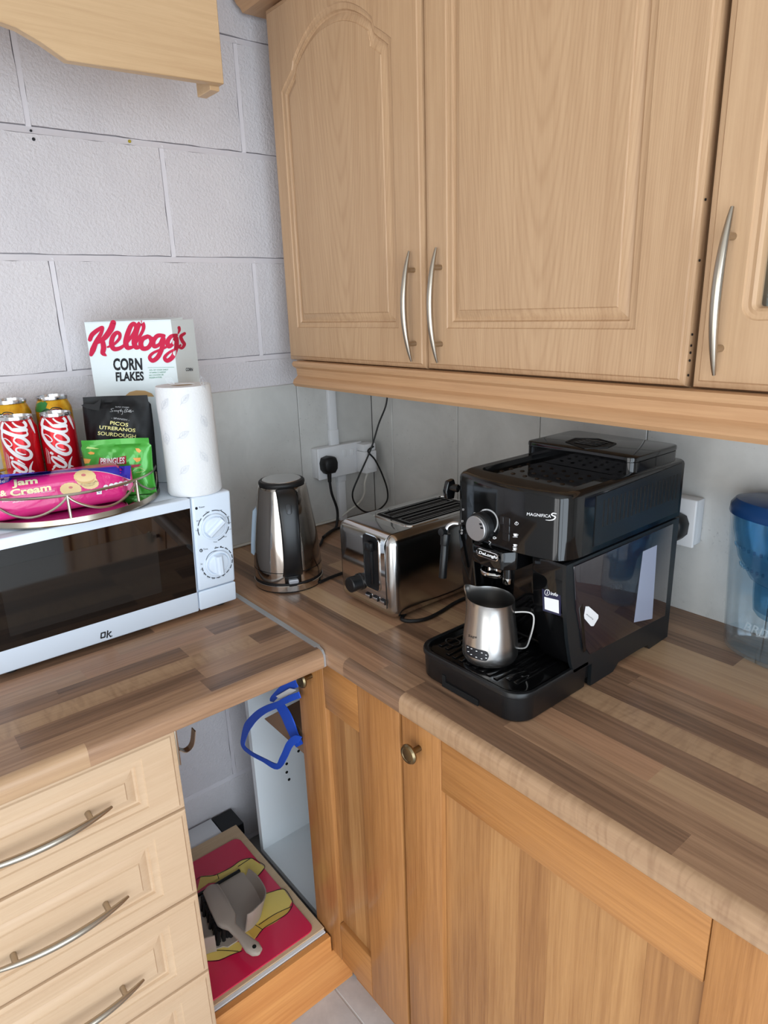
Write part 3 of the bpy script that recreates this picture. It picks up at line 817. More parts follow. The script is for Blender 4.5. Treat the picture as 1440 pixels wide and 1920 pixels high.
K4 = lambda p: crop(330, 920, 9.6, [p])[0]
def ring_marks(m, c, a0, a1, n, r=.0325, gap=.12):
    tz = Vector((.10, 0, 1)).normalized()
    for i in range(n):
        t0 = a0+(a1-a0)*(i+gap)/n; t1 = a0+(a1-a0)*(i+1-gap)/n; q = []; bm = bmesh.new(); A = []; B = []
        for k in range(6):
            t = t0+(t1-t0)*k/5
            for lst, rr in ((A, r+.0008), (B, r-.0008)):
                lst.append(bm.verts.new(c+nrm*.0006+Vector((0, 1, 0))*rr*math.cos(t)+tz*rr*math.sin(t)))
        for k in range(5): bm.faces.new((A[k], A[k+1], B[k+1], B[k]))
        m._merge(bm)
o1, mk, c1_ = dial(*K4((675, 640)), math.radians(38), 'dial')
ring_marks(mk, c1_, math.radians(205), math.radians(-82), 8)
for s, p in (('Off', (800, 360)), ('Low', (385, 715)), ('Defrost', (400, 545)), ('Med', (570, 385)), ('M.High', (790, 358)), ('High', (930, 470)), ('Fish', (960, 580)), ('Chick', (965, 695)), ('Meat', (885, 830)), ('Pizza', (710, 925))):
    u, v = K4(p); mk.text(s, (u-3.2, v+1.2), (u+3.2, v+.2), 2.0, hp)
u, v = K4((470, 300)); mk.text('Power', (u-5.2, v+2), (u+5.4, v-.2), 3.2, hp)
u, v = K4((368, 320)); mk.poly([(u+2.5*math.cos(t), v+2.7*math.sin(t)) for t in [k*PI/8 for k in range(16)]], hp)
o2, mk2, c2_ = dial(*K4((745, 1295)), math.radians(93), 'dial')
ring_marks(mk2, c2_, math.radians(100), math.radians(-180), 14)
for s, p in (('0', (718, 1018)), ('1', (810, 1010)), ('2', (903, 1035)), ('3', (968, 1098)), ('4', (1005, 1180)), ('5', (1012, 1270)), ('6', (990, 1370)), ('7', (935, 1455)), ('8', (860, 1530)), ('9', (770, 1570)), ('10', (675, 1585)), ('15', (583, 1562)), ('20', (512, 1500)), ('25', (462, 1420)), ('30', (460, 1325))):
    u, v = K4(p); wd = 1.0 if len(s) == 1 else 2.0; mk2.text(s, (u-wd, v+1.3), (u+wd, v+1.1), 2.7, hp)
u, v = K4((535, 1055)); mk2.text('Time', (u-4.2, v+1.8), (u+4.2, v+.4), 3.0, hp)
u, v = K4((452, 1078)); mk2.stroke([(u+2.3*math.cos(t), v+2.5*math.sin(t)) for t in [k*PI/6 for k in range(13)]], 1.3, hp); mk2.stroke([(u, v), (u, v-2)], .8, hp); mk2.stroke([(u, v), (u+1.6, v)], .8, hp)
mk.build('printing', m_ink, pan); mk2.build('printing', m_ink, pan)
b = MB(); hb_ = HP((ft(.03), 0, .03), nrm)
for p, q in (((190, 1187.5), (189.3, 1196.5)), ((189.3, 1196.5), (196.6, 1194.3)), ((196.6, 1194.3), (197.4, 1185.3)), ((197.4, 1185.3), (190, 1187.5))): b.stroke([p, q], 2.4, hb_, .0007, smooth=False)
b.stroke([(202, 1183), (200.8, 1195.3)], 2.5, hb_); b.stroke([(208, 1184.6), (203.5, 1189), (207.5, 1193.8)], 2.5, hb_, smooth=False); b.stroke([(209.4, 1192.6), (209.8, 1192.5)], 2, hb_)
b.build('lettering', m_ink, door)
for x, y in ((.05, -.65), (.05, -1.04), (.29, -.65), (.29, -1.04)): MB().cyl((x, y, .0005), (x, y, .0135), .011, n=16).build('foot', m_rubber, mwv)
# cavity bars behind the glass are seen only as reflections, so nothing more is built inside

# ---------------------------------------------------------------- kitchen roll
rl = thing('kitchen_roll', 'white kitchen paper roll standing on the microwave corner', 'paper roll', (.292, -.672, .2478))
m_paper = M('kitchen_paper', (226, 227, 228), .85); nt = m_paper.node_tree
n_ = noise(nt, coords(nt), 230, 2, .5); bump(nt, n_, .35, .002)
b = MB(); R = .0505
def wob(x, y, z, t):
    k = 1+.012*math.sin(3*t+z*40)+.006*math.sin(7*t+z*90); return x*k, y*k, z
b.lathe([(.0205, .012), (.0205, .001), (R-.002, 0), (R, .004), (R, .06), (R*.995, .12), (R, .165), (R*.99, .1985), (R*.965, .203), (.0215, .2035), (.0205, .2025), (.0205, .012)], (.292, -.672, .2478), 64, cap0=False, cap1=False, fn=wob)
b.build('paper', m_paper, rl)
b = MB(); b.lathe([(.0204, .001), (.0204, .2020), (.0188, .2020), (.0188, .001)], (.292, -.672, .2478), 40, cap0=False, cap1=False); b.build('cardboard_core', M('cardboard', (176, 150, 122), .8), rl)
b = MB(); hr = HCYL(.292, -.672, R*1.016); m_emb = M('embossed_leaf', (205, 208, 214), .8)
def leaf(cx, cy, L, a):
    ca, sa = math.cos(a), math.sin(a)
    def T(pts): return [(cx+(x*ca-y*sa)*L, cy+(x*sa+y*ca)*L) for x, y in pts]
    for pts in ([(-1, 0), (-.5, -.42), (.2, -.45), (1, 0)], [(-1, 0), (-.5, .42), (.2, .45), (1, 0)], [(-1.35, 0), (.8, 0)], [(-.4, 0), (0, -.3)], [(0, 0), (.4, -.26)], [(-.4, 0), (0, .3)], [(0, 0), (.4, .26)]):
        b.stroke(T(pts), .55, hr, .0003)
for cx, cy, a in ((347, 748, -.9), (381, 717, 1.2), (309, 757, -1.1), (383, 790, 1.1), (345, 815, -.6), (312, 823, 1.4), (383, 857, .9), (347, 880, -.8), (318, 714, .6)): leaf(cx, cy, 11, a)
b.build('embossing', m_emb, rl)

# ---------------------------------------------------------------- mirrored round tray with its gallery
TC = Vector((.199, -.880, 0)); TR = .160; TZ = .2585
ty = thing('tray', 'round mirrored tray with looped metal gallery on the microwave', 'tray', (TC.x, TC.y, .2478))
b = MB(); b.lathe([(TR-.004, .2505), (TR+.001, .2505), (TR+.0025, .253), (TR+.001, .2615), (TR-.0015, .2615), (TR-.002, TZ-.0005), (TR-.004, TZ-.0005)], TC, 96, cap0=False, cap1=False); b.build('rim', m_nickel, ty)
b = MB(); b.lathe([(TR-.0021, .2515), (TR-.0021, TZ)], TC, 96); b.build('mirror_base', M('mirror', (205, 205, 208), .03, 1.0), ty)
for k in range(3): a = k*2*PI/3+.4; MB().cyl(TC+Vector((.11*math.cos(a), .11*math.sin(a), .2479)), TC+Vector((.11*math.cos(a), .11*math.sin(a), .2516)), .009, n=16).build('foot', m_rubber, ty)
NP = 8; a_off = math.radians(-13.5); zt = .3005; RR = TR-.001
b = MB(); b.tube([TC+Vector((RR*math.cos(2*PI*k/90), RR*math.sin(2*PI*k/90), zt)) for k in range(90)], .0024, 8, closed=True); b.build('top_rail', m_nickel, ty)
for k in range(NP):
    a = a_off+2*PI*k/NP; p = TC+Vector((RR*math.cos(a), RR*math.sin(a), 0)); b = MB()
    b.cyl(p+Vector((0, 0, .2605)), p+Vector((0, 0, zt)), .0026, n=10); b.build('post', m_nickel, ty)
    b = MB(); P = []
    for i in range(21):
        t = i/20; aa = a+2*PI/NP*t; P.append(TC+Vector((RR*math.cos(aa), RR*math.sin(aa), zt-.0015-.030*(math.sin(PI*t))**.75)))
    b.tube(P, .0021, 8); b.build('loop', m_nickel, ty)
# ---------------------------------------------------------------- printing onto a built surface
from mathutils.bvhtree import BVHTree
def HM(objs, fb):
    V, F = [], []
    for o in objs:
        k = len(V); g = Vector(ORG.get(o.name, (0, 0, 0)))
        V += [v.co+g for v in o.data.vertices]; F += [[k+i for i in p.vertices] for p in o.data.polygons]
    t = BVHTree.FromPolygons(V, F)
    def f(u, v):
        d = ray(u, v).normalized(); h = t.ray_cast(CAM, d)[0]
        return h if h is not None else fb(u, v)
    f.curved = True
    return f

# ---------------------------------------------------------------- drink cans
m_red_can = M('red_lacquer', (196, 16, 32), .22, .35); 
m_gold = M('gold_lacquer', (222, 164, 28), .26, .45); nt = m_gold.node_tree
setc(nt, mixc(nt, ramp(nt, noise(nt, coords(nt), 55, 4, .7), .4, .7), lin((226, 172, 36)), lin((196, 134, 18))))
def can(name, label, x, y, r, h, mt, grp):
    z = TZ+.0005; t = thing(name, label, 'can', (x, y, z), group=grp)
    b = MB(); b.mi = 0
    b.lathe([(r*.80, h*.955+z), (r*.83, h*.945+z), (r*.97, h*.875+z), (r, h*.85+z), (r, h*.075+z), (r*.97, h*.055+z), (r*.78, z+.003)], (x, y, 0), 56, cap0=False, cap1=False)
    b.build('can_body', mt, t)
    b = MB(); b.lathe([(r*.78, z+.003), (r*.74, z), (r*.70, z), (r*.6, z+.008), (.001, z+.010)], (x, y, 0), 40, cap0=False, cap1=True); b.build('can_base', m_tin, t)
    b = MB(); b.lathe([(r*.80, h*.953+z), (r*.845, h*.962+z), (r*.855, h*.982+z), (r*.84, h+z), (r*.80, h+z), (r*.775, h*.965+z), (r*.74, h*.958+z), (r*.70, h*.968+z), (.001, h*.968+z)], (x, y, 0), 48, cap0=False)
    b.lathe([(.001, h*.968+z), (r*.26, h*.968+z), (r*.28, h*.977+z), (.001, h*.980+z)], (x+.004, y-.006, 0), 24)
    b.build('can_lid', m_tin, t)
    return t
GC, GY = 'red cola cans on the tray', 'yellow pineapple drink cans on the tray'
ck = can('drink_can', 'red cola can with white script, nearer the black snack bag', .1500, -.8655, .0312, .1515, m_red_can, GC)
hc = HM([c for c in ck.children if c.name.startswith('can_body')], HX(.18)); K = lambda pts: crop(0, 720, 9.0, pts)
b = MB()
def S(pts, w_): b.stroke(K(pts), [x/9 for x in w_] if isinstance(w_, list) else w_/9, hc, .0006)
S([(742, 560), (712, 640), (712, 700), (770, 740), (900, 790), (1030, 812), (1125, 790), (1130, 745)], [40, 46, 46, 60, 60, 56, 40, 20])
S([(760, 585), (840, 660), (905, 710), (1000, 720), (1105, 715), (1125, 735)], [14, 36, 44, 44, 36, 20])
S([(880, 548), (980, 545), (1075, 580), (1108, 640), (1060, 668), (960, 640), (890, 580), (880, 548)], [34, 40, 46, 44, 34, 30, 26, 22])
S([(900, 690), (1000, 690), (1110, 690), (1130, 720)], [20, 34, 34, 16])
S([(915, 870), (960, 825), (1060, 845), (1140, 910), (1155, 965), (1100, 985), (1000, 960), (925, 905), (915, 870)], [26, 40, 52, 52, 44, 40, 34, 28, 24])
S([(720, 720), (712, 800), (728, 870), (800, 985), (900, 1085), (1000, 1150), (1100, 1185), (1170, 1165), (1192, 1110), (1160, 1050), (1080, 1010), (1000, 1000), (950, 1025), (965, 1070), (1050, 1110), (1105, 1110)], [46, 30, 40, 56, 60, 60, 60, 56, 50, 40, 30, 26, 30, 36, 26, 12])
S([(735, 900), (728, 862), (770, 850), (840, 895), (880, 950), (850, 978), (790, 945), (740, 890)], [14, 12, 14, 18, 20, 18, 14, 12])
S([(858, 1160), (885, 1178)], 40)
S([(985, 1215), (1060, 1260), (1090, 1280)], [34, 20, 10])
S([(880, 1225), (960, 1255), (1080, 1320), (1115, 1370), (1080, 1405), (1000, 1380), (910, 1310), (875, 1255), (880, 1225)], [30, 46, 52, 48, 40, 36, 34, 30, 26])
S([(905, 1400), (935, 1375), (1010, 1400)], [22, 30, 40]); S([(890, 1440), (930, 1400)], [30, 20])
S([(1128, 505), (1170, 580), (1215, 680), (1245, 760)], [40, 44, 30, 8]); S([(1215, 1225), (1178, 1320), (1170, 1420)], [8, 36, 52]); S([(1180, 1380), (1240, 1390)], [40, 8])
for i, yy in enumerate((775, 800, 815)): S([(yy, 1080+i*25), (yy+18, 1220), (yy+38, 1340)], 5)
b.build('script_print', m_wprint, ck)
dup(ck, (.1370, -.9285, TZ+.0005), math.radians(-2.5), 'red cola can with white script, cut by the left edge of the photo')
yk = can('drink_can', 'taller yellow can with green leaves, behind the red can nearer the snack bag', .0560, -.8440, .0333, .1725, m_gold, GY)
hc = HM([c for c in yk.children if c.name.startswith('can_body')], HX(.1))
b = MB(); b.mi = 0
for pts in ([(600, 470), (615, 330), (650, 400), (690, 300), (700, 390), (745, 280), (740, 380), (800, 330), (760, 440), (690, 480)], [(600, 400), (640, 370), (640, 460), (600, 480)], [(760, 400), (840, 430), (800, 460), (720, 470)]): b.poly(K(pts), hc)
b.mi = 1; b.stroke(K([(700, 480), (760, 440), (840, 440), (880, 405), (950, 395), (1020, 410), (1060, 440), (1120, 440), (1200, 490)]), [16/9]*9, hc, .0006)
b.mi = 2; b.poly(K([(720, 500), (770, 462), (850, 460), (890, 425), (950, 415), (1010, 430), (1050, 462), (1110, 465), (1170, 500), (1170, 560), (720, 560)]), hc, .0005)
b.mi = 3; b.stroke(K([(880, 440), (950, 422), (1010, 442)]), 20/9, hc, .0007)
b.build('fruit_print', [M('leaf_green_print', (52, 130, 60), .3), m_ink, m_wprint, M('maroon_print', (120, 24, 40), .35)], yk)
dup(yk, (.0505, -.9175, TZ+.0005), math.radians(-18), 'taller yellow can behind the red can at the left edge')

# ---------------------------------------------------------------- soft bags
def pillow(name, mt, par, c, wd, n, W, Hh, T, seed, lean=0.0, seal=.016, mi=None, ruff=.0035, square=3.0):
    rnd = random.Random(seed); nu, nv = 34, 30; wd = Vector(wd).normalized(); n = Vector(n).normalized(); c = Vector(c)
    ph = [rnd.uniform(0, 6) for _ in range(8)]
    bm = bmesh.new(); G = [[], []]
    for side in (0, 1):
        for i in range(nu+1):
            col = []
            for j in range(nv+1):
                u, v = -1+2*i/nu, j/nv; z = v*Hh
                body = 0 if z > Hh-seal else (1-abs(u)**square)*max(0, 1-((z-(Hh-seal)*.42)/((Hh-seal)*.62))**2)**.55
                if v < .05: body = max(body, .35*(1-abs(u)**square))
                wr = ruff*(math.sin(9*u+ph[0]+4*v)*math.sin(7*v+ph[1])+.6*math.sin(17*u+ph[2]-11*v)*math.sin(13*v+ph[3]))*(1-abs(u)**4)
                t = T/2*body+wr*min(1, body*2+.15)*(.6 if side else 1)
                pinch = 1-.05*(1 if z > Hh-seal else 0)+.02*math.sin(5*v+ph[4])
                p = c+wd*(u*W/2*pinch)+Vector((0, 0, z))-n*(lean*z)+n*(t if side == 0 else -t)+n*(.004*math.sin(3*u+ph[5])*v if z > Hh-seal else 0)
                col.append(p)
            G[side].append(col)
    A = [[bm.verts.new(p) for p in col] for col in G[0]]; B = [[bm.verts.new(p-n*.0012) for p in col] for col in G[1]]
    for S_, fl in ((A, 0), (B, 1)):
        for i in range(nu):
            for j in range(nv): bm.faces.new((S_[i][j], S_[i+1][j], S_[i+1][j+1], S_[i][j+1]))
    for i in range(nu):
        for j in (0, nv): bm.faces.new((A[i][j], B[i][j], B[i+1][j], A[i+1][j]))
    for j in range(nv):
        for i in (0, nu): bm.faces.new((A[i][j], A[i][j+1], B[i][j+1], B[i][j]))
    bmesh.ops.recalc_face_normals(bm, faces=bm.faces)
    b = MB(); b._merge(bm); return b.build(name, mt, par, sharp=60)
WD, NN = Vector((.62, .785, 0)).normalized(), Vector((.785, -.62, 0)).normalized()
m_blackbag = M('black_foil', (17, 18, 20), .5, spec=.35)
bb = thing('snack_bag', 'black bag of sourdough breadsticks standing on the tray', 'bag', (.211, -.776, TZ+.0006))
o = pillow('pouch', m_blackbag, bb, (.211, -.776, TZ+.0008), WD, NN, .127, .174, .046, 5, lean=.08, square=4)
b = MB(); q = [HP((.19, -.80, .4), NN)(*p) for p in [(190, 748), (176, 758), (160, 757), (152, 760), (163, 766), (172, 768), (186, 770)]]
b.loops([q, [p-NN*.0015 for p in q]]); b.build('torn_corner', m_blackbag, bb)
hb2 = HM([o], HP((.235, -.80, .34), NN)); K3 = lambda *p: crop(140, 720, 8.0, [p])[0]
b = MB(); b.mi = 0
for s, a, c, ht in (('PICOS', (530, 605), (800, 640), 50), ('UTRERANOS', (370, 672), (908, 722), 50), ('SOURDOUGH', (345, 762), (915, 815), 52)): b.text(s, K3(*a), K3(*c), ht/8, hb2, .0007, bold=.012)
b.mi = 1
b.text('- SPANISH -', K3(550, 520), K3(818, 555), 3, hb2, .0007); b.text('BREADSTICKS', K3(480, 858), K3(740, 868), 2.6, hb2, .0007); b.text('SUPER STORES', K3(610, 350), K3(815, 360), 1.9, hb2, .0007)
SS = lambda pts: [K3(*p) for p in pts]
for pts in ([(585, 365), (545, 375), (560, 395), (575, 410), (530, 415)], [(590, 395), (600, 412), (610, 395), (622, 412), (632, 395), (645, 412), (655, 398), (655, 440), (660, 400), (685, 395), (680, 415), (700, 375), (690, 415), (715, 400), (715, 450), (700, 455)], [(740, 420), (765, 375), (800, 385), (765, 400), (790, 415), (745, 425)], [(795, 410), (815, 405), (805, 420), (825, 385), (822, 425), (845, 385), (840, 428), (865, 405), (885, 408)]):
    b.stroke(SS(pts), .55, hb2, .0007)
b.build('lettering', [M('pale_yellow_print', (236, 226, 150), .4), M('grey_print', (186, 188, 190), .4)], bb)

m_green = M('green_foil', (66, 160, 54), .24, .15, coat=.3)
gb = thing('snack_bag', 'green foil bag of crisps behind the pink biscuit pack', 'bag', (.2535, -.7975, TZ+.0006))
o = pillow('pouch', m_green, gb, (.2535, -.7975, TZ+.0008), WD, NN, .126, .103, .026, 11, lean=.02, seal=.012, ruff=.0022, square=6)
hg = HM([o], HP((.275, -.82, .3), NN)); b = MB(); b.mi = 0
b.poly(SS([(372, 1105), (430, 1110), (520, 1130), (620, 1110), (770, 1075), (775, 1200), (560, 1210), (350, 1235)]), hg, .0005)
b.mi = 1; b.text('PRINGLES', K3(388, 1205), K3(748, 1190), 11, hg, .0008, bold=.02, shear=.05)
b.mi = 2
for pts in ([(195, 1035), (240, 1012), (300, 1030), (290, 1055), (230, 1058)], [(132, 1115), (245, 1130), (215, 1190), (150, 1195)], [(870, 1110), (990, 1105), (985, 1150), (930, 1175)], [(910, 965), (960, 965), (1000, 1000), (970, 1035), (930, 1010)], [(190, 1235), (260, 1235), (240, 1250), (200, 1250)]): b.poly(SS(pts), hg, .0006)
b.mi = 3
b.stroke(SS([(870, 1310), (920, 1270), (980, 1260), (1050, 1290), (1030, 1310), (920, 1330)]), [.8]*6, hg, .0006); b.poly(SS([(165, 965), (195, 940), (260, 965), (370, 968), (300, 978)]), hg, .0006)
b.mi = 0; b.poly(SS([(840, 1210), (1000, 1205), (960, 1240), (860, 1260)]), hg, .0005)
b.build('printing', [M('maroon_band', (160, 30, 52), .35), m_wprint, M('orange_crisp_print', (232, 164, 78), .4), M('pale_green_print', (190, 214, 130), .4)], gb)

# ---------------------------------------------------------------- biscuit pack
m_pink = M('pink_wrap', (222, 40, 128), .26, coat=.35); nt = m_pink.node_tree; bump(nt, noise(nt, coords(nt), 60, 3, .6, .5), .25, .004)
pk = thing('biscuit_pack', 'pink and blue pack of jam and cream biscuits at the front of the tray', 'biscuits', (.287, -.905, TZ+.0005))
b = MB(); b.box(.2565, -1.022, TZ+.001, .3165, -.803, .3255, bev=.018, seg=6)
def skew(b):                                # the pack lies slightly askew on the tray
    for v in b.bm.verts: v.co = Matrix.Rotation(math.radians(-6), 4, 'Z') @ (v.co-Vector((.2865, -.803, 0))) + Vector((.2865, -.803, 0))
skew(b); o = b.build('wrapper', m_pink, pk, sharp=50)
b = MB(); P = [(-.8005, .2), (-.793, .9), (-.786, 1.0)]
b.loops([[(.2865+sx*.040*k, y, .292+sz*(.026*k+.002)) for sx, sz in ((-.25, -1), (.25, -1), (.25, 1), (-.25, 1))] for y, k in ((-.806, 1.), (-.800, .6), (-.793, .75), (-.789, .8))]); skew(b); b.build('crimped_end', m_pink, pk)
hj = HM([o], HX(.3165)); K1 = lambda *p: crop(0, 560, 3.1304, [p])[0]; S1 = lambda pts: [K1(*p) for p in pts]
def gpoly(b, top, bot, fn, off):          # strip between two edge lines, finely divided
    T_, _ = spline([Vector(p) for p in top], [1]*len(top), 6); B_, _ = spline([Vector(p) for p in bot], [1]*len(bot), 6)
    bm = bmesh.new(); R = []
    for k in range(5):
        row = []
        for a, c in zip(T_, B_):
            q = a+(c-a)*k/4; h = fn(q.x, q.y); row.append(bm.verts.new(h+(CAM-h).normalized()*off))
        R.append(row)
    for k in range(4):
        for i in range(len(T_)-1): bm.faces.new((R[k][i], R[k][i+1], R[k+1][i+1], R[k+1][i]))
    b._merge(bm)
b = MB(); b.mi = 0
gpoly(b, S1([(2, 1033), (200, 1019), (400, 1003), (560, 993), (680, 985), (768, 980)]), S1([(2, 1052), (200, 1037), (400, 1016), (560, 1010), (680, 1032), (764, 1062)]), hj, .0006)
b.mi = 1; b.stroke(S1([(2, 1054), (200, 1039), (400, 1018), (560, 1012), (680, 1034), (764, 1064)]), .7, hj, .0007)
b.mi = 2; b.text('Jam', K1(70, 1100), K1(222, 1082), 11.0, hj, .0011, bold=.035); b.text('Cream', K1(62, 1160), K1(302, 1122), 11.5, hj, .0011, bold=.035); b.text('&', K1(2, 1160), K1(40, 1155), 10, hj, .0011, bold=.03)
b.mi = 0; b.poly(S1([(0, 1058), (40, 1050), (78, 1052), (50, 1075), (0, 1092)]), hj, .0006)
b.mi = 1; b.text('le', K1(2, 1082), K1(30, 1078), 6, hj, .0009); b.text('creamy, jam and delicious', K1(80, 1158), K1(322, 1130), 2.4, hj, .0009)
b.text('cream at the heart of', K1(12, 1195), K1(180, 1176), 3.4, hj, .0009, bold=.01); b.text('shortcake biscuits', K1(75, 1200), K1(232, 1172), 3.4, hj, .0009, bold=.01)
b.mi = 3
for cx, cy, rx, ry in ((415, 1118, 62, 38), (527, 1085, 52, 32), (512, 1072, 60, 30), (498, 1045, 64, 40)):
    b.mi = 3; b.poly(S1([(cx+rx*(1+.04*(k % 2))*math.cos(k*PI/16), cy+ry*(1+.04*(k % 2))*math.sin(k*PI/16)) for k in range(32)]), hj, .0008+.0001*(cy < 1060))
b.mi = 4; b.poly(S1([(498+64*math.cos(k*PI/10)*.9, 1056+40*math.sin(k*PI/10)*.75) for k in range(0, 11)]), hj, .00095)
b.mi = 3; b.poly(S1([(496+60*math.cos(k*PI/12), 1041+34*math.sin(k*PI/12)) for k in range(24)]), hj, .0011)
b.mi = 5; b.poly(S1([(490+14*math.cos(k*PI/8), 1035+8*math.sin(k*PI/8)) for k in range(16)]), hj, .0013); b.poly(S1([(415+12*math.cos(k*PI/8), 1108+7*math.sin(k*PI/8)) for k in range(16)]), hj, .0011)
b.mi = 1
b.poly(S1([(566, 1118), (596, 1114), (598, 1146), (568, 1150)]), hj, .0009)
for k, (x, y) in enumerate([(622, 1108), (655, 1100), (683, 1094), (710, 1088), (738, 1084)]): b.poly(S1([(x+16*math.cos(i*PI/8), y+16*math.sin(i*PI/8)) for i in range(16)]), hj, .0009)
b.mi = 0; b.stroke(S1([(574, 1126), (582, 1140), (590, 1124)]), .8, hj, .0012)
b.mi = 6; 
for x, y in ((655, 1112), (683, 1107), (712, 1100)): b.poly(S1([(x-11, y-3), (x+11, y-5), (x+9, y+8), (x-9, y+9)]), hj, .0012)
b.build('printing', [M('blue_print', (52, 44, 160), .3), m_wprint, M('cream_print', (246, 236, 186), .35), M('biscuit_print', (234, 206, 150), .4), M('biscuit_edge_print', (214, 176, 118), .4), M('jam_print', (206, 120, 120), .4), M('rose_print', (214, 90, 120), .4)], pk)

# ---------------------------------------------------------------- cereal box
ca = math.radians(-54); cn = Vector((math.cos(ca), math.sin(ca), 0)); cw = Vector((-cn.y, cn.x, 0))
pr = HX(.230)(320, 600); pr = Vector((pr.x, pr.y, 0)); W_, D_, zb, zt_ = .190, .083, .2479, .5655
pl_ = pr-cw*W_
cb = thing('cereal_box', 'white cornflakes box with red script behind the black snack bag', 'cereal', tuple(pl_+cw*W_/2-cn*D_/2+Vector((0, 0, zb))))
m_card = M('white_card', (228, 238, 240), .45)
b = MB(); q = [pl_, pr, pr-cn*D_, pl_-cn*D_]
b.loops([[p+Vector((0, 0, zb)) for p in q], [p+Vector((0, 0, zt_)) for p in q]]); o = b.build('carton', m_card, cb)
b = MB(); u1 = [pl_, pr, pr-cn*D_*.52, pl_-cn*D_*.52]; b.loops([[p+Vector((0, 0, zt_+.0002)) for p in u1], [p+Vector((0, 0, zt_+(.0015 if i < 2 else .0045))) for i, p in enumerate(u1)]]); b.build('top_flap', m_card, cb)
hk_ = HM([o], HP(pr, cn)); b = MB(); b.mi = 0
def S2(pts, wd): b.stroke(S1(pts), [x/2.7 for x in wd], hk_, .0009, step=8)
S2([(528, 240), (540, 212), (572, 185), (602, 168), (592, 205), (566, 250), (545, 300), (535, 328)], [22, 24, 22, 14, 20, 24, 30, 20])
S2([(664, 142), (650, 180), (618, 225), (585, 252), (568, 262)], [30, 32, 28, 18, 8])
S2([(600, 245), (608, 285), (604, 318), (622, 334)], [24, 28, 26, 8])
S2([(632, 284), (668, 268), (700, 235), (702, 208), (684, 200), (662, 225), (654, 265), (668, 294), (700, 292), (735, 270)], [10, 14, 16, 18, 20, 24, 26, 24, 20, 14])
S2([(735, 270), (770, 225), (796, 175), (788, 148), (768, 160), (748, 210), (738, 260), (750, 288), (780, 284)], [14, 16, 18, 20, 24, 27, 28, 24, 14])
S2([(780, 284), (815, 230), (842, 175), (834, 142), (812, 158), (795, 210), (788, 260), (800, 286), (828, 280)], [14, 16, 18, 22, 26, 28, 28, 24, 14])
S2([(866, 222), (838, 236), (826, 265), (838, 292), (868, 288), (888, 256), (880, 228), (866, 222), (905, 236)], [22, 24, 26, 24, 22, 22, 20, 18, 12])
S2([(962, 218), (925, 218), (900, 250), (906, 280), (936, 268), (958, 232), (952, 285), (928, 340), (896, 364), (878, 344), (900, 318), (960, 292), (1000, 270)], [18, 22, 24, 22, 18, 22, 24, 24, 22, 18, 14, 12, 12])
S2([(1036, 214), (1004, 222), (984, 252), (990, 280), (1012, 268), (1034, 228), (1036, 280), (1014, 340), (982, 364), (966, 346), (990, 318), (1040, 290), (1060, 272)], [16, 20, 24, 22, 18, 20, 22, 24, 22, 18, 14, 12, 10])
S2([(1051, 170), (1053, 185), (1046, 205)], [16, 14, 6]); S2([(1084, 204), (1062, 222), (1070, 248), (1082, 268), (1068, 290), (1050, 284)], [14, 18, 18, 18, 14, 12])
b.mi = 1; b.text('CORN', K1(666, 418), K1(836, 416), 20.5, hk_, .0009, bold=.035, slant=(-.06, -1)); b.text('FLAKES', K1(681, 483), K1(845, 478), 15.5, hk_, .0009, bold=.035, slant=(-.06, -1))
b.text('CORN', K1(1091, 424), K1(1132, 424), 5.5, hk_, .0009, bold=.03)
b.mi = 2
for k, s in enumerate(('50% OF YOUR DAILY', 'VITAMIN D NEEDS*', 'NO COLOURS OR', 'PRESERVATIVES')): b.text(s, K1(876, 424+k*15), K1([988, 975, 960, 950][k], 420+k*15), 2.6, hk_, .0009)
b.stroke(S1([(868, 405), (1022, 402)]), .5, hk_, .0008, False)
b.mi = 3; b.poly(S1([(735, 570), (760, 548), (800, 538), (850, 540), (890, 556), (905, 575)]), hk_, .0008)
b.build('printing', [M('crimson_print', (200, 22, 68), .4), m_ink, M('green_print', (70, 150, 110), .4), M('golden_print', (196, 160, 110), .4)], cb)
# ---------------------------------------------------------------- kettle
KX, KY = .285, -.476
kt = thing('kettle', 'polished steel kettle with a black handle in the corner by the socket', 'kettle', (KX, KY, 0))
kc = (KX, KY, 0)
b = MB(); b.lathe([(.0755, .0035), (.0755, .0155), (.0745, .0165), (.05, .0165)], kc, 64, cap0=False, cap1=True); b.build('power_base', m_steel, kt)
b = MB(); b.lathe([(.074, .0005), (.0745, .0035), (.06, .0036)], kc, 64); b.lathe([(.072, .0165), (.0738, .0175), (.0738, .0215), (.072, .0225)], kc, 64); b.build('base_ring', m_rubber, kt)
def body_r(z):
    P = [(.022, .0738), (.040, .0740), (.060, .0728), (.10, .0692), (.14, .0640), (.18, .0580), (.205, .0547), (.222, .0520)]
    for (a, r0), (c, r1) in zip(P, P[1:]):
        if a <= z <= c: return r0+(r1-r0)*(z-a)/(c-a)
    return P[-1][1] if z > .2 else P[0][1]
b = MB(); b.lathe([(.070, .0222)]+[(body_r(z), z) for z in (.0226, .030, .041, .0445)], kc, 72, cap0=True, cap1=False); b.build('lower_shell', m_steel, kt)
b = MB(); b.lathe([(.0728, .0444), (.0728, .0464)], kc, 72, cap0=False, cap1=False); b.build('seam', m_rubber, kt)
b = MB(); b.lathe([(body_r(z), z) for z in (.0462, .055, .065, .08, .10, .12, .14, .16, .18, .195, .205, .213, .2185)]+[(.0505, .2225), (.047, .2233)], kc, 72, cap0=False, cap1=True); b.build('shell', m_steel, kt)
b = MB(); b.lathe([(.0478, .2230), (.0492, .2260), (.0488, .2300), (.0465, .2325), (.041, .2333)], kc, 64); b.build('lid', m_rubber, kt)
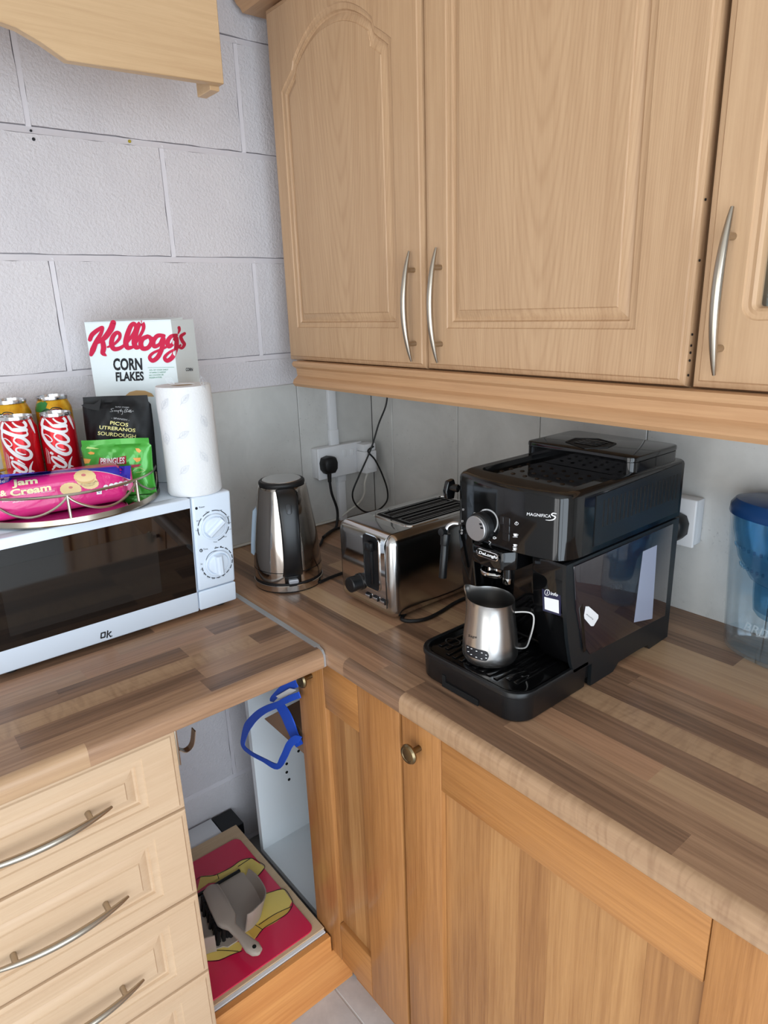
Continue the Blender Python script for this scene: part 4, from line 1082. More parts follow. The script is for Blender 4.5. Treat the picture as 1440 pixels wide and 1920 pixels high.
b = MB(); b.lathe([(.0415, .2331), (.0405, .2342), (.02, .2347), (.001, .2348)], kc, 56); b.build('lid_plate', m_brushed, kt)
ha = math.radians(-24); hd = Vector((math.cos(ha), math.sin(ha), 0)); hs = Vector((-hd.y, hd.x, 0)); k0 = Vector(kc)
b = MB(); ls = []
for rr, z, hw, th in ((.050, .2215, .020, .006), (.066, .2200, .0205, .008), (.080, .2100, .0205, .010), (.0895, .188, .0205, .011), (.0945, .160, .0195, .0115), (.0965, .130, .019, .0115), (.0955, .100, .019, .0115), (.0915, .070, .0195, .011), (.083, .050, .021, .010), (.072, .040, .0215, .008)):
    sl = Vector((0, 0, 1)) if z > .216 else (hd*.9+Vector((0, 0, .4))).normalized() if z > .2 else hd if z > .06 else (hd*.9-Vector((0, 0, .4))).normalized()
    c = k0+hd*rr+Vector((0, 0, z)); l = []
    for k in range(20):
        a = 2*PI*k/20; ca_, sa_ = math.cos(a), math.sin(a)
        l.append(c+hs*(math.copysign(abs(ca_)**.75, ca_)*hw)+sl*(math.copysign(abs(sa_)**.75, sa_)*th/2))
    ls.append(l)
b.loops(ls); b.build('handle', m_blackmat, kt, sharp=50)
b = MB(); b.prism(rrect(-.006, -.011, .006, .011, .0058), 'y', 0, .004, bev=.001)
M4 = Matrix(((hs.x, hd.x, 0, 0), (hs.y, hd.y, 0, 0), (0, 0, 1, 0), (0, 0, 0, 1)))
tilt = Matrix.Rotation(math.radians(22), 4, 'X')
for v in b.bm.verts: v.co = M4 @ (tilt @ v.co) + k0+hd*.0905+Vector((0, 0, .1905))
b.build('release_button', M('button_grey_black', (38, 39, 42), .3), kt)
b = MB(); b.box(-.0175, -.0055, .0228, .0175, .0035, .0455, bev=.001)
for v in b.bm.verts: v.co = M4 @ v.co + k0+hd*.0722
b.build('switch_housing', m_black, kt)
b = MB(); b.prism(rrect(-.0105, .0245, .0105, .0335, .003), 'y', 0, .010, bev=.0015)
for v in b.bm.verts: v.co = M4 @ v.co + k0+hd*.0745
b.build('switch_lever', M('clear_grey_plastic', (150, 152, 158), .12, spec=.7), kt)
wa = math.radians(-24-97); wd_ = Vector((math.cos(wa), math.sin(wa), 0)); wsd = Vector((-wd_.y, wd_.x, 0)); b = MB(); ls = []
for z, e in ((.068, .0), (.074, .006), (.10, .006), (.14, .006), (.168, .006), (.176, .0)):
    r0 = body_r(z)-.002; c = k0+wd_*r0+Vector((0, 0, z)); ls.append([c+wsd*.009, c+wsd*.007+wd_*(.002+e), c-wsd*.007+wd_*(.002+e), c-wsd*.009])
b.loops(ls); b.build('water_gauge', M('frosted_gauge', (150, 164, 178), .2, spec=.6), kt)

# ---------------------------------------------------------------- toaster
ts = thing('toaster', 'steel two-slot toaster between the kettle and the coffee machine', 'toaster', (.52, -.30, 0))
x0, x1, y0, y1, z0, z1 = .4395, .6145, -.451, -.165, .004, .173
b = MB(); b.box(x0, y0+.002, z0, x1, y1, z1, bev=.0205, seg=7); b.build('shell', M('toaster_steel', (190, 188, 186), .17, 1.0), ts, sharp=45)
b = MB(); R = .021; pth = [(y0, z0+.022)]; pth += [(y0, z) for z in (.05, .08, .11, .135)]
for k in range(9): a = PI-PI/2*k/8; pth.append((y0+R+R*math.cos(a), z1-R+R*math.sin(a)))
pth += [(y0+.05, z1), (y0+.068, z1)]
ls = []
for y, z in pth: ls.append([Vector((x0+.0195, y, z)), Vector((x1-.0195, y, z)), Vector((x1-.0195, y+.0015 if z < .15 else y, z-.0015 if z > .15 else z)), Vector((x0+.0195, y+.0015 if z < .15 else y, z-.0015 if z > .15 else z))])
off_ = Vector((0, -.0004, .0006))
b.loops([[p+off_ for p in l] for l in ls]); b.build('front_plate', m_chrome, ts, sharp=50)
b = MB(); b.box(x0+.020, y0+.026, .0006, x1-.020, y1-.016, .0115, bev=.003); b.build('foot_frame', m_rubber, ts)
b = MB(); tx0, tx1, ty0, ty1 = x0+.036, x1-.026, y0+.068, y1-.022
fr = [rrect(tx0+e, ty0+e, tx1-e, ty1-e, .014-e*.6) for e in (-.004, -.002, .003, .004)]
b.loops([[Vector((p[0], p[1], z)) for p in l] for l, z in zip(fr, (z1-.0006, z1+.0022, z1+.0022, z1-.001))], False, False); b.build('top_trim', m_chrome, ts)
b = MB(); b.prism(rrect(tx0+.003, ty0+.003, tx1-.003, ty1-.003, .011), 'z', z1-.001, z1+.0007); b.build('top_plate', m_dark, ts)
xm = (tx0+tx1)/2
for sgn in (-1, 1):
    cx = xm+sgn*.0265; b = MB()
    o_, i_ = rrect(cx-.0215, ty0+.012, cx+.0215, ty1-.012, .006), rrect(cx-.0165, ty0+.018, cx+.0165, ty1-.018, .004)
    b.loops([[Vector((p[0], p[1], z1+.0008)) for p in o_], [Vector((p[0], p[1], z1+.0026)) for p in o_], [Vector((p[0], p[1], z1+.0026)) for p in i_], [Vector((p[0], p[1], z1+.0009)) for p in i_]], False, False); b.build('bread_slot', m_black, ts)
    b = MB()
    for k in range(2): b.box(cx-.009+k*.017, ty0+.022, z1+.0009, cx-.0078+k*.017, ty1-.022, z1+.0014)
    b.build('bread_guide', m_tin, ts)
hf = HY(y0); 
sp = [hf(*p) for p in [(686, 1003), (712, 1006), (711, 1107), (683, 1097)]]
sx0, sx1 = (sp[0].x+sp[3].x)/2, (sp[1].x+sp[2].x)/2; sz1, sz0 = (sp[0].z+sp[1].z)/2, (sp[2].z+sp[3].z)/2
o1_, o2_, o3_ = rrect(sx0-.002, sz0-.002, sx1+.002, sz1+.002, .011), rrect(sx0, sz0, sx1, sz1, .0095), rrect(sx0+.003, sz0+.003, sx1-.003, sz1-.003, .007)
b = MB(); b.loops([[Vector((p[0], y, p[1])) for p in l] for l, y in ((o1_, y0-.0006), (o1_, y0-.0022), (o2_, y0-.0026), (o2_, y0-.0010))], False, False); b.build('slot_trim', m_chrome, ts)
b = MB(); b.loops([[Vector((p[0], y, p[1])) for p in l] for l, y in ((o2_, y0-.0008), (o2_, y0-.0020), (o3_, y0-.0012))], True, True); b.build('lever_slot', m_blackmat, ts)
b = MB(); b.box((sx0+sx1)/2-.010, y0-.0115, sz1-.030, (sx0+sx1)/2+.010, y0-.0012, sz1-.012, bev=.003); b.box((sx0+sx1)/2-.004, y0-.0030, sz0+.010, (sx0+sx1)/2+.004, y0-.0011, sz1-.030, bev=.0008); b.build('lever', m_blackmat, ts)
kp = hf(676, 1090); b = MB(); b.lathe([(.017, 0.0008), (.017, .004), (.0155, .005), (.0145, .018), (.0155, .0185), (.0155, .026), (.0140, .0275), (.001, .028)], (kp.x, y0, kp.z), 36, axis='y', fn=lambda x, y, z, t: (x, y, -z)); b.build('browning_knob', m_blackmat, ts)
for u, v in ((692, 1115.5), (706, 1121.5), (720, 1128)):
    p = hf(u, v); b = MB(); b.prism(rrect(p.x-.0075, p.z-.0052, p.x+.0075, p.z+.0052, .002), 'y', y0-.0028, y0-.0008, bev=.0006); b.build('button_frame', m_blackmat, ts)
    b = MB(); b.prism(rrect(p.x-.006, p.z-.0038, p.x+.006, p.z+.0030, .0015), 'y', y0-.0055, y0-.0026, bev=.0008); b.build('button', m_tin, ts)

# ---------------------------------------------------------------- bean-to-cup coffee machine
cm = thing('coffee_machine', 'glossy black bean-to-cup coffee machine with a front dial', 'coffee machine', (.877, -.33, 0))
XL, XR, YB = .767, .985, -.130
# chassis
b = MB()
b.box(XL+.006, -.372, .012, XR-.0065, YB, .224, bev=.003)
b.prism([(YB, .0006), (-.190, .0006), (-.196, .010), (-.222, .012), (-.285, .012), (-.300, .0006), (-.360, .0006), (-.360, .045), (YB, .045)], 'x', XR-.040, XR-.0062)
b.prism([(YB, .0006), (-.190, .0006), (-.196, .010), (-.222, .012), (-.285, .012), (-.300, .0006), (-.360, .0006), (-.360, .045), (YB, .045)], 'x', XL+.006, XL+.04)
b.build('chassis', m_blackmat, cm)
side = [(YB, .003), (YB, .224), (-.441, .224), (-.440, .19), (-.436, .15), (-.428, .105), (-.416, .06), (-.408, .042), (-.362, .040), (-.362, .001), (-.300, .001), (-.285, .0125), (-.222, .0125), (-.196, .0105), (-.190, .001)]
b = MB(); b.prism([(y, z) for y, z in side if True], 'x', XR-.006, XR); b.build('side_panel', m_cheek, cm)
b = MB(); b.prism([(-.372, .224), (-.440, .224), (-.439, .19), (-.435, .15), (-.427, .105), (-.415, .06), (-.408, .052), (-.372, .052)], 'x', .925, XR-.0062, bev=.002, seg=2); o_col = b.build('front_column', m_black, cm)
b = MB(); b.prism([(-.372, .224), (-.435, .224), (-.42, .10), (-.41, .052), (-.372, .052)], 'x', XL+.002, .800, bev=.002, seg=2); b.build('front_column', m_black, cm)
b = MB(); b.box(.8005, -.379, .052, .9245, -.3725, .215, bev=.001); b.build('recess_back', m_black, cm)
# head with a bowed glossy front
def front(x, d=0.0):
    t = (x-.876)/.109; return -.458-d+.020*t*t
def plan(d=0.0, rx=0.0):
    p = [(XR-rx, YB), (XR-rx, -.405)]
    for k in range(1, 7): a = k/6*PI/2; p.append((XR-.026-rx+.026*math.cos(a), -.405-(abs(front(XR-.026, d))-.405)*math.sin(a)))
    n = 18
    for k in range(1, n): x = XR-.026-(XR-.026-XL-.022)*k/n; p.append((x, front(x, d)))
    for k in range(0, 7): a = PI/2+k/6*PI/2; p.append((XL+.022+rx+.022*math.cos(a), -.405-(abs(front(XL+.022, d))-.405)*math.sin(a)))
    p += [(XL+rx, YB)]
    return p
HB, HT = .2245, .3255
b = MB(); base = plan()
def inset(p, e): return [(.876+(x-.876)*(1-e/.109), -.30+(y+.30)*(1-e/.16)) for x, y in p]
b.loops([[Vector((x, y, z)) for x, y in q] for q, z in ((inset(base, .004), HB), (base, HB+.003), (base, HT-.009), (inset(base, .001), HT-.005), (inset(base, .004), HT-.0015), (inset(base, .008), HT))], True, False)
well = rrect(XL+.022, -.412, XR-.022, YB-.012, .020)
top_in = inset(base, .008)
bm = bmesh.new(); A = [bm.verts.new((x, y, HT)) for x, y in top_in]; Bv = [bm.verts.new((x, y, HT)) for x, y in well]
es = [bm.edges.new((A[i], A[(i+1) % len(A)])) for i in range(len(A))]+[bm.edges.new((Bv[i], Bv[(i+1) % len(Bv)])) for i in range(len(Bv))]
bmesh.ops.triangle_fill(bm, use_beauty=True, edges=es); 
for f in bm.faces:
    if f.normal.z < 0: f.normal_flip()
b._merge(bm)
w2 = [(.876+(x-.876)*.97, -.27+(y+.27)*.97) for x, y in well]
b.loops([[Vector((x, y, HT)) for x, y in well], [Vector((x, y, HT-.008)) for x, y in w2]], False, True)
o_head = b.build('head', m_black, cm, sharp=30)
# raised dimples of the cup warmer
b = MB(); rnd = random.Random(1)
for i in range(7):
    for j in range(5): b.lathe([(.0045, HT-.0081), (.003, HT-.0068), (.0005, HT-.0064)], (.806+i*.0235, -.395+j*.0225, 0), 10, cap0=False)
b.build('cup_warmer_dimples', m_black, cm, kind='stuff')
# bean hopper lid
lp = rrect(.7745, -.277, .9795, -.139, .016)
b = MB(); b.loops([[Vector((.877+(x-.877)*s, -.208+(y+.208)*s, z)) for x, y in lp] for s, z in ((1.0, HT-.0075), (1.0, .3400), (.988, .3405), (.988, .3415), (1.006, .342), (1.006, .3465), (1.0, .3482), (.985, .3487))]); b.build('bean_lid', m_black, cm)
b = MB(); bl = [(.832, -.245), (.850, -.190), (.902, -.190), (.892, -.262)]
hl = HZ(.3487); bl = [hl(*p) for p in [(1060, 829), (1078, 822), (1122, 823), (1156, 832), (1140, 840), (1096, 842)]]
b.loops([[p+Vector((0, 0, 0)) for p in bl], [p+Vector((0, 0, .0012)) for p in bl], [p*.9+sum(bl, Vector())/6*.1+Vector((0, 0, .0012)) for p in bl], [p*.9+sum(bl, Vector())/6*.1-Vector((0, 0, -.0002)) for p in bl]]); b.build('lid_grip', m_rubber, cm)
b = MB(); c0 = sum(bl, Vector())/6
for k in range(4): b.box(c0.x-.022, c0.y-.016+k*.010, .3489, c0.x+.022, c0.y-.0125+k*.010, .3502, bev=.0005)
b.build('grip_ridges', m_black, cm, kind='stuff')
# side vents: a run of upright slots standing proud on the satin side cheek
b = MB(); b.prism([(-.378, .236), (-.378, .312), (YB-.010, .3195), (YB-.010, .236)], 'x', XR-.0008, XR+.0014); b.build('side_cheek', m_cheek, cm)
for k in range(20):
    y = -.359+k*.01085; MB().box(XR+.0009, y-.0019, .262, XR+.0019, y+.0019, .303, bev=.0004, seg=1).build('vent_slot', m_dark, cm)
# water tank window with a bright reflection painted on it as a pale strip
m_tank = M('smoked_tank', (26, 22, 30), .035, spec=.75, coat=.5)
b = MB(); b.prism([(-.425, .219), (-.152, .219), (-.149, .050), (-.372, .060), (-.392, .085), (-.414, .150)], 'x', XR-.0005, XR+.0024, bev=.0018, seg=2); o_tank = b.build('water_tank', m_tank, cm)
b = MB(); b.prism([(-.4085, .150), (-.400, .154), (-.384, .072), (-.390, .070)], 'x', XR+.0020, XR+.0029, bev=.0008, seg=1); b.build('tank_grip', m_black, cm)
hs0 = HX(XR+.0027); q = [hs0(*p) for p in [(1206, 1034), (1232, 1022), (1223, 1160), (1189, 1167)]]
b = MB(); b.loops([[p-Vector((.0008, 0, 0)) for p in q], q]); b.build('painted_reflection', M('pale_reflection', (152, 158, 178), .25, spec=.6), cm)
hs_ = HX(XR+.0031); b = MB(); b.mi = 0
b.poly([(1098, 1137), (1104, 1137), (1122, 1153), (1122, 1159), (1113, 1174), (1108, 1174), (1096, 1160), (1095, 1154)], hs_, .0004)
b.mi = 1; b.text('descaling', (1099, 1152), (1112, 1162), 2, hs_, .0008)
b.build('sticker', [m_wprint, m_ink], cm)
# drip tray
TY0 = -.532; b = MB()
def tplan(e): return [(x, y) for x, y in rrect(XL+.002+e, TY0+e, XR-.002-e, -.372, .034-e)] 
tp = [(XL+.002, -.374)]+[(XL+.002+.034-.034*math.cos(a), TY0+.034-.034*math.sin(a)) for a in [k*PI/16 for k in range(9)]]+[(XR-.002-.034+.034*math.sin(a), TY0+.034-.034*math.cos(a)) for a in [k*PI/16 for k in range(9)]]+[(XR-.002, -.374)]
def tin(e): return [(.876+(x-.876)*(1-e/.107), -.45+(y+.45)*(1-e/.08)) for x, y in tp]
b.loops([[Vector((x, y, z)) for x, y in q] for q, z in ((tin(.003), .0012), (tin(.001), .004), (tin(0), .040), (tin(-.002), .042), (tin(-.002), .0475), (tin(-.001), .0495), (tin(.003), .050), (tin(.005), .0485), (tin(.006), .044))])
b.build('drip_tray', m_blackmat, cm)
b = MB(); b.box(.829, TY0-.0004, .0009, .836, TY0+.004, .022); b.box(.836, TY0-.0003, .0009, .905, TY0+.002, .011); b.build('tray_notch', m_dark, cm)
b = MB(); b.loops([[Vector((x, y, z)) for x, y in q] for q, z in ((tin(.0075), .0441), (tin(.0075), .0475), (tin(.010), .0480))]); b.build('drip_grille', m_black, cm)
for k in range(12):
    x = .796+k*.0142; ya = TY0+.016 if 1 < k < 10 else TY0+.028
    MB().box(x-.0042, ya, .0479, x+.0042, -.384, .0502, bev=.0011, seg=2).build('grille_bar', m_black, cm)
b = MB(); b.lathe([(.0155, .0480), (.0155, .0508), (.0135, .0512), (.0115, .0508), (.0115, .0480)], (.803, -.482, 0), 28, cap0=False, cap1=False, sy=.75); b.build('float_hole', m_black, cm)
# dial, badge, lettering and symbols on the front
hh = HM([o_head], HY(-.455)); dc = hh(907, 986); ax = Vector((.0, -1, 0))
b = MB(); b.lathe([(.0225, -.004), (.0225, .012), (.0215, .0135), (.0185, .0138)], dc, 44, axis='y', fn=lambda x, y, z, t: (x, y, -z)); b.build('dial_skirt', m_blackmat, cm)
b = MB(); b.lathe([(.0195, .0130), (.0195, .0185), (.0185, .0195), (.001, .0197)], dc, 44, axis='y', fn=lambda x, y, z, t: (x, y, -z)); od = b.build('dial', M('silver_dial', (186, 186, 188), .33, .85), cm)
hd_ = HY(dc.y-.0198); b = MB()
for u, v, a in ((901, 983, .5), (903, 990, .4)): b.poly([(u+3.0*math.cos(t)*math.cos(a)-1.9*math.sin(t)*math.sin(a), v+3.0*math.cos(t)*math.sin(a)+1.9*math.sin(t)*math.cos(a)) for t in [k*PI/8 for k in range(16)]], hd_, .0003)
b.build('bean_symbol', m_ink, cm)
b = MB(); K8 = lambda *p: crop(830, 880, 5.76, [p])[0]; S8 = lambda pts: [K8(*p) for p in pts]
for k in range(34):
    a = math.radians(-108+k*4.6); c = (470+128*math.cos(a)*.98, 575+145*math.sin(a))
    p, q = K8(470+118*math.cos(a), 575+134*math.sin(a)), K8(470+129*math.cos(a), 575+146*math.sin(a)); b.stroke([p, q], .9, hh, .0005, False)
b.stroke(S8([(368, 520), (390, 475), (425, 445), (470, 436)]), .7, hh, .0005)
def cup(x, y, s=1):
    b.poly(S8([(x-22*s, y-18*s), (x+18*s, y-16*s), (x+12*s, y+12*s), (x-14*s, y+10*s)]), hh, .0005); b.stroke(S8([(x+16*s, y-10*s), (x+28*s, y-8*s), (x+24*s, y+4*s), (x+12*s, y+4*s)]), .7, hh, .0005); b.stroke(S8([(x-26*s, y+18*s), (x+22*s, y+20*s)]), .8, hh, .0005)
cup(785, 712); cup(780, 822, .8); cup(776, 862, .8)
b.stroke(S8([(797, 565), (818, 585), (800, 602), (778, 588), (797, 565)]), .7, hh, .0005); b.stroke(S8([(797, 572), (797, 590)]), .9, hh, .0005)
b.text('MAGNIFICA', K8(908, 498), K8(1168, 524), 5.6, hh, .0006); b.stroke(S8([(1228, 480), (1195, 474), (1175, 488), (1195, 502), (1218, 515), (1200, 540), (1160, 550), (1112, 547)]), [1.1, 2, 2.2, 2.2, 2.2, 2.2, 1.4, .6], hh, .0006)
for u, v in ((345, 475), (222, 435), (213, 560), (208, 660), (205, 690)):
    b.stroke(S8([(u-8, v-8), (u+8, v-8), (u+6, v+8), (u-8, v+8), (u-8, v-8)]), .6, hh, .0005, False)
b.stroke(S8([(545, 735), (560, 730), (578, 742), (560, 750), (545, 745)]), 1.2, hh, .0005); b.stroke(S8([(500, 775), (520, 790), (500, 810), (518, 815)]), .9, hh, .0005)
b.stroke(S8([(390, 765), (405, 755), (418, 770), (402, 782), (390, 765)]), .7, hh, .0005)
b.build('symbols', m_wprint, cm)
for u, v in ((690, 560), (688, 645), (684, 730), (318, 600), (640, 550)):
    p = hh(*K8(u, v)); wv = .0065 if u > 660 else .0035
    MB().prism(rrect(p.x-wv, p.z-.0065, p.x+wv, p.z+.0065, .002), 'y', p.y-.0010, p.y+.003, bev=.0006, seg=1).build('push_button', M('button_black', (20, 20, 22), .2, spec=.6), cm)
# brewing head: badge block, two spouts with a chrome ring
b = MB(); b.prism([(.822, -.380), (.822, -.452), (.832, -.468), (.862, -.472), (.892, -.468), (.905, -.45), (.905, -.380)], 'z', .196, .2255, bev=.003); b.build('spout_block', m_black, cm)
hb3 = HY(-.4725); bd = [hb3(*p) for p in S8([(368, 850), (605, 925), (600, 998), (366, 908)])]
bx0, bx1 = bd[0].x, bd[1].x; bz = sum(p.z for p in bd)/4; tz = (bd[1].z-bd[0].z)
b = MB(); o_, i_ = rrect(bx0, bz-.0062, bx1, bz+.0062, .0058), rrect(bx0+.0013, bz-.0049, bx1-.0013, bz+.0049, .0046)
b.loops([[Vector((p[0], y, p[1])) for p in l] for l, y in ((o_, -.4705), (o_, -.4735), (i_, -.4738), (i_, -.4728))], True, False); b.build('badge_frame', m_chrome, cm)
b = MB(); b.prism(i_, 'y', -.4729, -.4705); b.build('badge', m_black, cm)
b = MB(); hbb = HY(-.4729); b.text('DeLonghi', K8(388, 908), K8(585, 968), 5.0, hbb, .0004, bold=.03); b.build('badge_lettering', m_wprint, cm)
b = MB(); b.lathe([(.0205, .1790), (.0215, .1805), (.0215, .1840), (.0200, .1855), (.0140, .1845), (.0140, .1790), (.0205, .1790)], (.861, -.452, 0), 40, cap0=False, cap1=False, sy=.8); b.build('chrome_ring', m_chrome, cm)
b = MB(); b.cyl((.890, -.452, .1815), (.890, -.452, .1965), .0075, n=20); b.cyl((.852, -.440, .1830), (.852, -.440, .1965), .0070, n=20); b.build('spout', m_black, cm)
b = MB(); b.lathe([(.0072, .172), (.0078, .173), (.0080, .1815), (.006, .182)], (.8900, -.452, 0), 24); b.build('spout_tip', m_chrome, cm)
# steam wand and its tap on the left flank
b = MB(); q = HX(.757); p0, p1, p2 = q(836, 1000), q(834, 1022), q(830, 1083)
b.cyl(p1, p2, .0062, .0068, n=20, bev=.0006); b.cyl(p0, p1, .0085, .0075, n=20, bev=.0008); b.cyl(p0+Vector((-.002, -.010, .004)), p0+Vector((-.002, .0, .002)), .0065, n=16, bev=.001); b.build('steam_wand', m_blackmat, cm)
b = MB(); b.tube(spline([p0, p0+Vector((0, .004, .010)), p0+Vector((.006, .010, .016)), p0+Vector((.0128, .016, .016))], None, 6), .0032, 10); b.build('wand_tube', m_tin, cm)
b = MB(); t0 = HX(.756)(845, 914); b.cyl(t0, Vector((XL+.002, t0.y+.004, t0.z)), .0065, n=16); b.prism([(t0.y-.010, t0.z-.018), (t0.y+.006, t0.z-.020), (t0.y+.011, t0.z), (t0.y+.006, t0.z+.014), (t0.y-.008, t0.z+.012), (t0.y-.013, t0.z-.004)], 'x', t0.x-.006, t0.x+.003, bev=.0025, seg=3); b.build('steam_tap', m_black, cm)
# card tag stuck to the right column
ht_ = HY(-.4375); q = [ht_(*p) for p in [(1016, 1099), (1051, 1107), (1051, 1155), (1018, 1145)]]
b = MB(); b.loops([[p+Vector((0, .0008, 0)) for p in q], [p+Vector((0, 0, 0)) for p in q]]); b.build('info_tag', M('navy_card', (32, 34, 64), .35), cm)
b = MB(); b.poly([(1020.5, 1119), (1047.5, 1125.5), (1048, 1150.5), (1021.5, 1142)], ht_, .0006); b.text('info', (1032, 1115), (1045.5, 1118.5), 5.6, ht_, .0006, bold=.02)
b.stroke([(1026+4.6*math.cos(t), 1111+5.4*math.sin(t)) for t in [k*PI/10 for k in range(21)]], .9, ht_, .0006); b.stroke([(1026.6, 1110), (1025.6, 1114)], 1.3, ht_, .0006); b.stroke([(1026.8, 1107.6), (1026.9, 1107.9)], 1.3, ht_, .0006)
b.build('tag_print', m_wprint, cm)

# ---------------------------------------------------------------- milk pitcher
px_, py_ = .878, -.476; pz = .0506
mp = thing('milk_pitcher', 'brushed steel milk pitcher on the coffee machine drip tray', 'pitcher', (px_, py_, pz))
sa = math.radians(196)
def spoutfn(x, y, z, t):
    d = (t-sa+PI) % (2*PI)-PI; k = max(0, (z-pz-.055)/.048); e = math.exp(-(d/.34)**2)
    s = 1+.20*e*k*k; return x*s, y*s, z+.008*e*k*k+.003*math.cos(d)*k
prof = [(.001, 0), (.033, 0), (.039, .003), (.0425, .010), (.0428, .020), (.0418, .035), (.0395, .055), (.0375, .072), (.0365, .085), (.0362, .096), (.0366, .1015), (.0368, .1025)]
inn = [(r-.0012, max(z, .0015)) for r, z in prof][::-1]
b = MB(); b.lathe([(r, z+pz) for r, z in prof+inn[:-1]]+[(.001, pz+.0015)], (px_, py_, 0), 64, fn=spoutfn); op = b.build('jug_body', m_brushed, mp, sharp=60)
pa = math.radians(38); hd = Vector((math.cos(pa), math.sin(pa), 0)); hw = Vector((-hd.y, hd.x, 0))*.0075
P = spline([Vector((px_, py_, pz))+hd*r+Vector((0, 0, z)) for r, z in ((.0365, .083), (.050, .0845), (.0600, .083), (.0645, .076), (.0635, .058), (.0580, .034), (.0545, .026), (.048, .0235), (.0415, .0235))], None, 6)
nr = []
for i in range(len(P)):
    t = (P[min(i+1, len(P)-1)]-P[max(i-1, 0)]).normalized(); nr.append(t.cross(hw.normalized()))
b = MB(); b.strip(P, [hw]*len(P), nr, .0022); b.build('handle', m_brushed, mp, sharp=50)
hpz = HM([op], HY(-.51)); b = MB(); K9 = lambda *p: crop(780, 1080, 4.235, [p])[0]; S9 = lambda pts: [K9(*p) for p in pts]
b.mi = 0; b.text('Sage', K9(412, 482), K9(480, 496), 4.6, hpz, .0005)
gp = [(398, 545), (450, 565), (510, 585), (560, 600), (580, 625), (575, 660), (550, 675), (500, 668), (440, 650), (405, 620)]
gpoly(b, S9([(398, 545), (430, 560), (480, 580), (530, 592), (565, 605), (579, 632)]), S9([(400, 612), (430, 640), (480, 660), (525, 672), (560, 672), (579, 640)]), hpz, .0005)
b.mi = 1
for x, y in ((412, 565), (440, 578), (480, 597), (522, 611), (556, 628), (415, 600), (438, 623), (478, 645), (520, 658), (556, 652)): b.stroke(S9([(x-4, y-1), (x+5, y+1)]), 1.2, hpz, .0008, False)
b.build('temperature_strip', [m_ink, m_wprint], mp)

# ---------------------------------------------------------------- water filter jug
JX, JY = 1.158, -.068
jg = thing('filter_jug', 'clear water filter jug with blue lid at the right edge', 'jug', (JX, JY, 0))
m_clear = thin_clear('clear_plastic', (249, 252, 254), .04)
m_bluetint = thin_clear('blue_tinted_plastic', (212, 233, 243), .08)
m_bluelid = M('blue_lid_plastic', (24, 62, 112), .25)
m_water = thin_clear('water', (250, 253, 255), .0, 1.33)
JA, JB = .112, .056
def jl(prof, mt, name, par, cap0=False, cap1=False, n=64):
    b = MB(); b.lathe(prof, (JX, JY, 0), n, sx=JA, sy=JB, cap0=cap0, cap1=cap1); return b.build(name, mt, par, sharp=45)
jl([(.001, .001), (.82, .001), (.88, .004), (.905, .012), (.93, .05), (.98, .15), (1.03, .235), (1.035, .238), (1.01, .238), (.965, .15), (.91, .05), (.885, .014), (.86, .009), (.001, .008)], m_clear, 'pitcher_shell', jg, True, True)
jl([(.86, .0093), (.882, .0143), (.895, .032), (.001, .032)], m_water, 'water', jg, True, True)
jl([(.99, .2375), (.965, .21), (.86, .165), (.66, .132), (.60, .128), (.59, .131), (.65, .136), (.84, .168), (.945, .212), (.97, .2375)], m_bluetint, 'filter_funnel', jg)
jl([(.001, .068), (.50, .070), (.56, .078), (.585, .1), (.60, .1275), (.58, .1285), (.565, .1), (.54, .08), (.001, .072)], m_bluetint, 'filter_cup', jg, True, True)
hjg = HM([o for o in jg.children if o.name.startswith('pitcher_shell')], HY(-.12)); b = MB(); b.text('BRITA', (1394, 1180), (1458, 1207), 15, hjg, .0006, bold=.01); b.build('embossed_lettering', M('frosted_lettering', (224, 238, 246), .3, alpha=.3), jg)
b = MB(); b.lathe([(1.045, .238), (1.055, .241), (1.045, .254), (.98, .2635), (.80, .2685), (.001, .2705)], (JX, JY, 0), 64, sx=JA, sy=JB, cap0=True); b.build('lid', m_bluelid, jg)
b = MB(); b.lathe([(.030, .270), (.030, .2735), (.026, .2745), (.001, .2745)], (JX+.02, JY-.005, 0), 32, cap0=False); b.build('fill_indicator', m_tin, jg)
b = MB()
for k in range(22):
    a = math.radians(190+k*7.5)
    for r, z in ((.80, .152), (.90, .185)): b.cyl((JX+JA*r*math.cos(a+.1*z), JY+JB*r*math.sin(a), z-.0025), (JX+JA*(r+.012)*math.cos(a+.1*z), JY+JB*(r+.012)*math.sin(a), z+.0025), .0022, n=8)
b.build('funnel_dimples', m_bluetint, jg, kind='stuff')

# ---------------------------------------------------------------- sockets, plugs and cables
def socket_x(name, label, y0, y1, z0, z1, d):
    t = thing(name, label, 'socket', (0.006, (y0+y1)/2, z0))
    MB().box(.0062, y0+.002, z0+.002, d-.008, y1-.002, z1-.002, bev=.003, seg=2).build('back_box', m_white, t)
    MB().box(d-.0082, y0, z0, d, y1, z1, bev=.0028, seg=3).build('face_plate', m_white, t); return t
sk = socket_x('double_socket', 'white double wall socket in the corner behind the kettle', -.219, -.071, .136, .222, .042)
for y in (-.133, -.108):
    b = MB(); b.box(.0418, y-.0055, .188, .0455, y+.0055, .207, bev=.0012); b.build('switch', m_white, sk)
hx = HX(.0422); pc = hx(618, 872)
pg = thing('plug', 'black three-pin plug in the left half of the double socket', 'plug', (.0425, pc.y, pc.z-.02))
b = MB(); c = Vector((.0425, HX(.06)(618, 872).y, HX(.06)(618, 872).z))
o_ = [(c.y-.0205, c.z-.012), (c.y-.012, c.z-.023), (c.y+.012, c.z-.023), (c.y+.0205, c.z-.012), (c.y+.022, c.z+.006), (c.y+.017, c.z+.020), (c.y, c.z+.0235), (c.y-.017, c.z+.020), (c.y-.022, c.z+.006)]
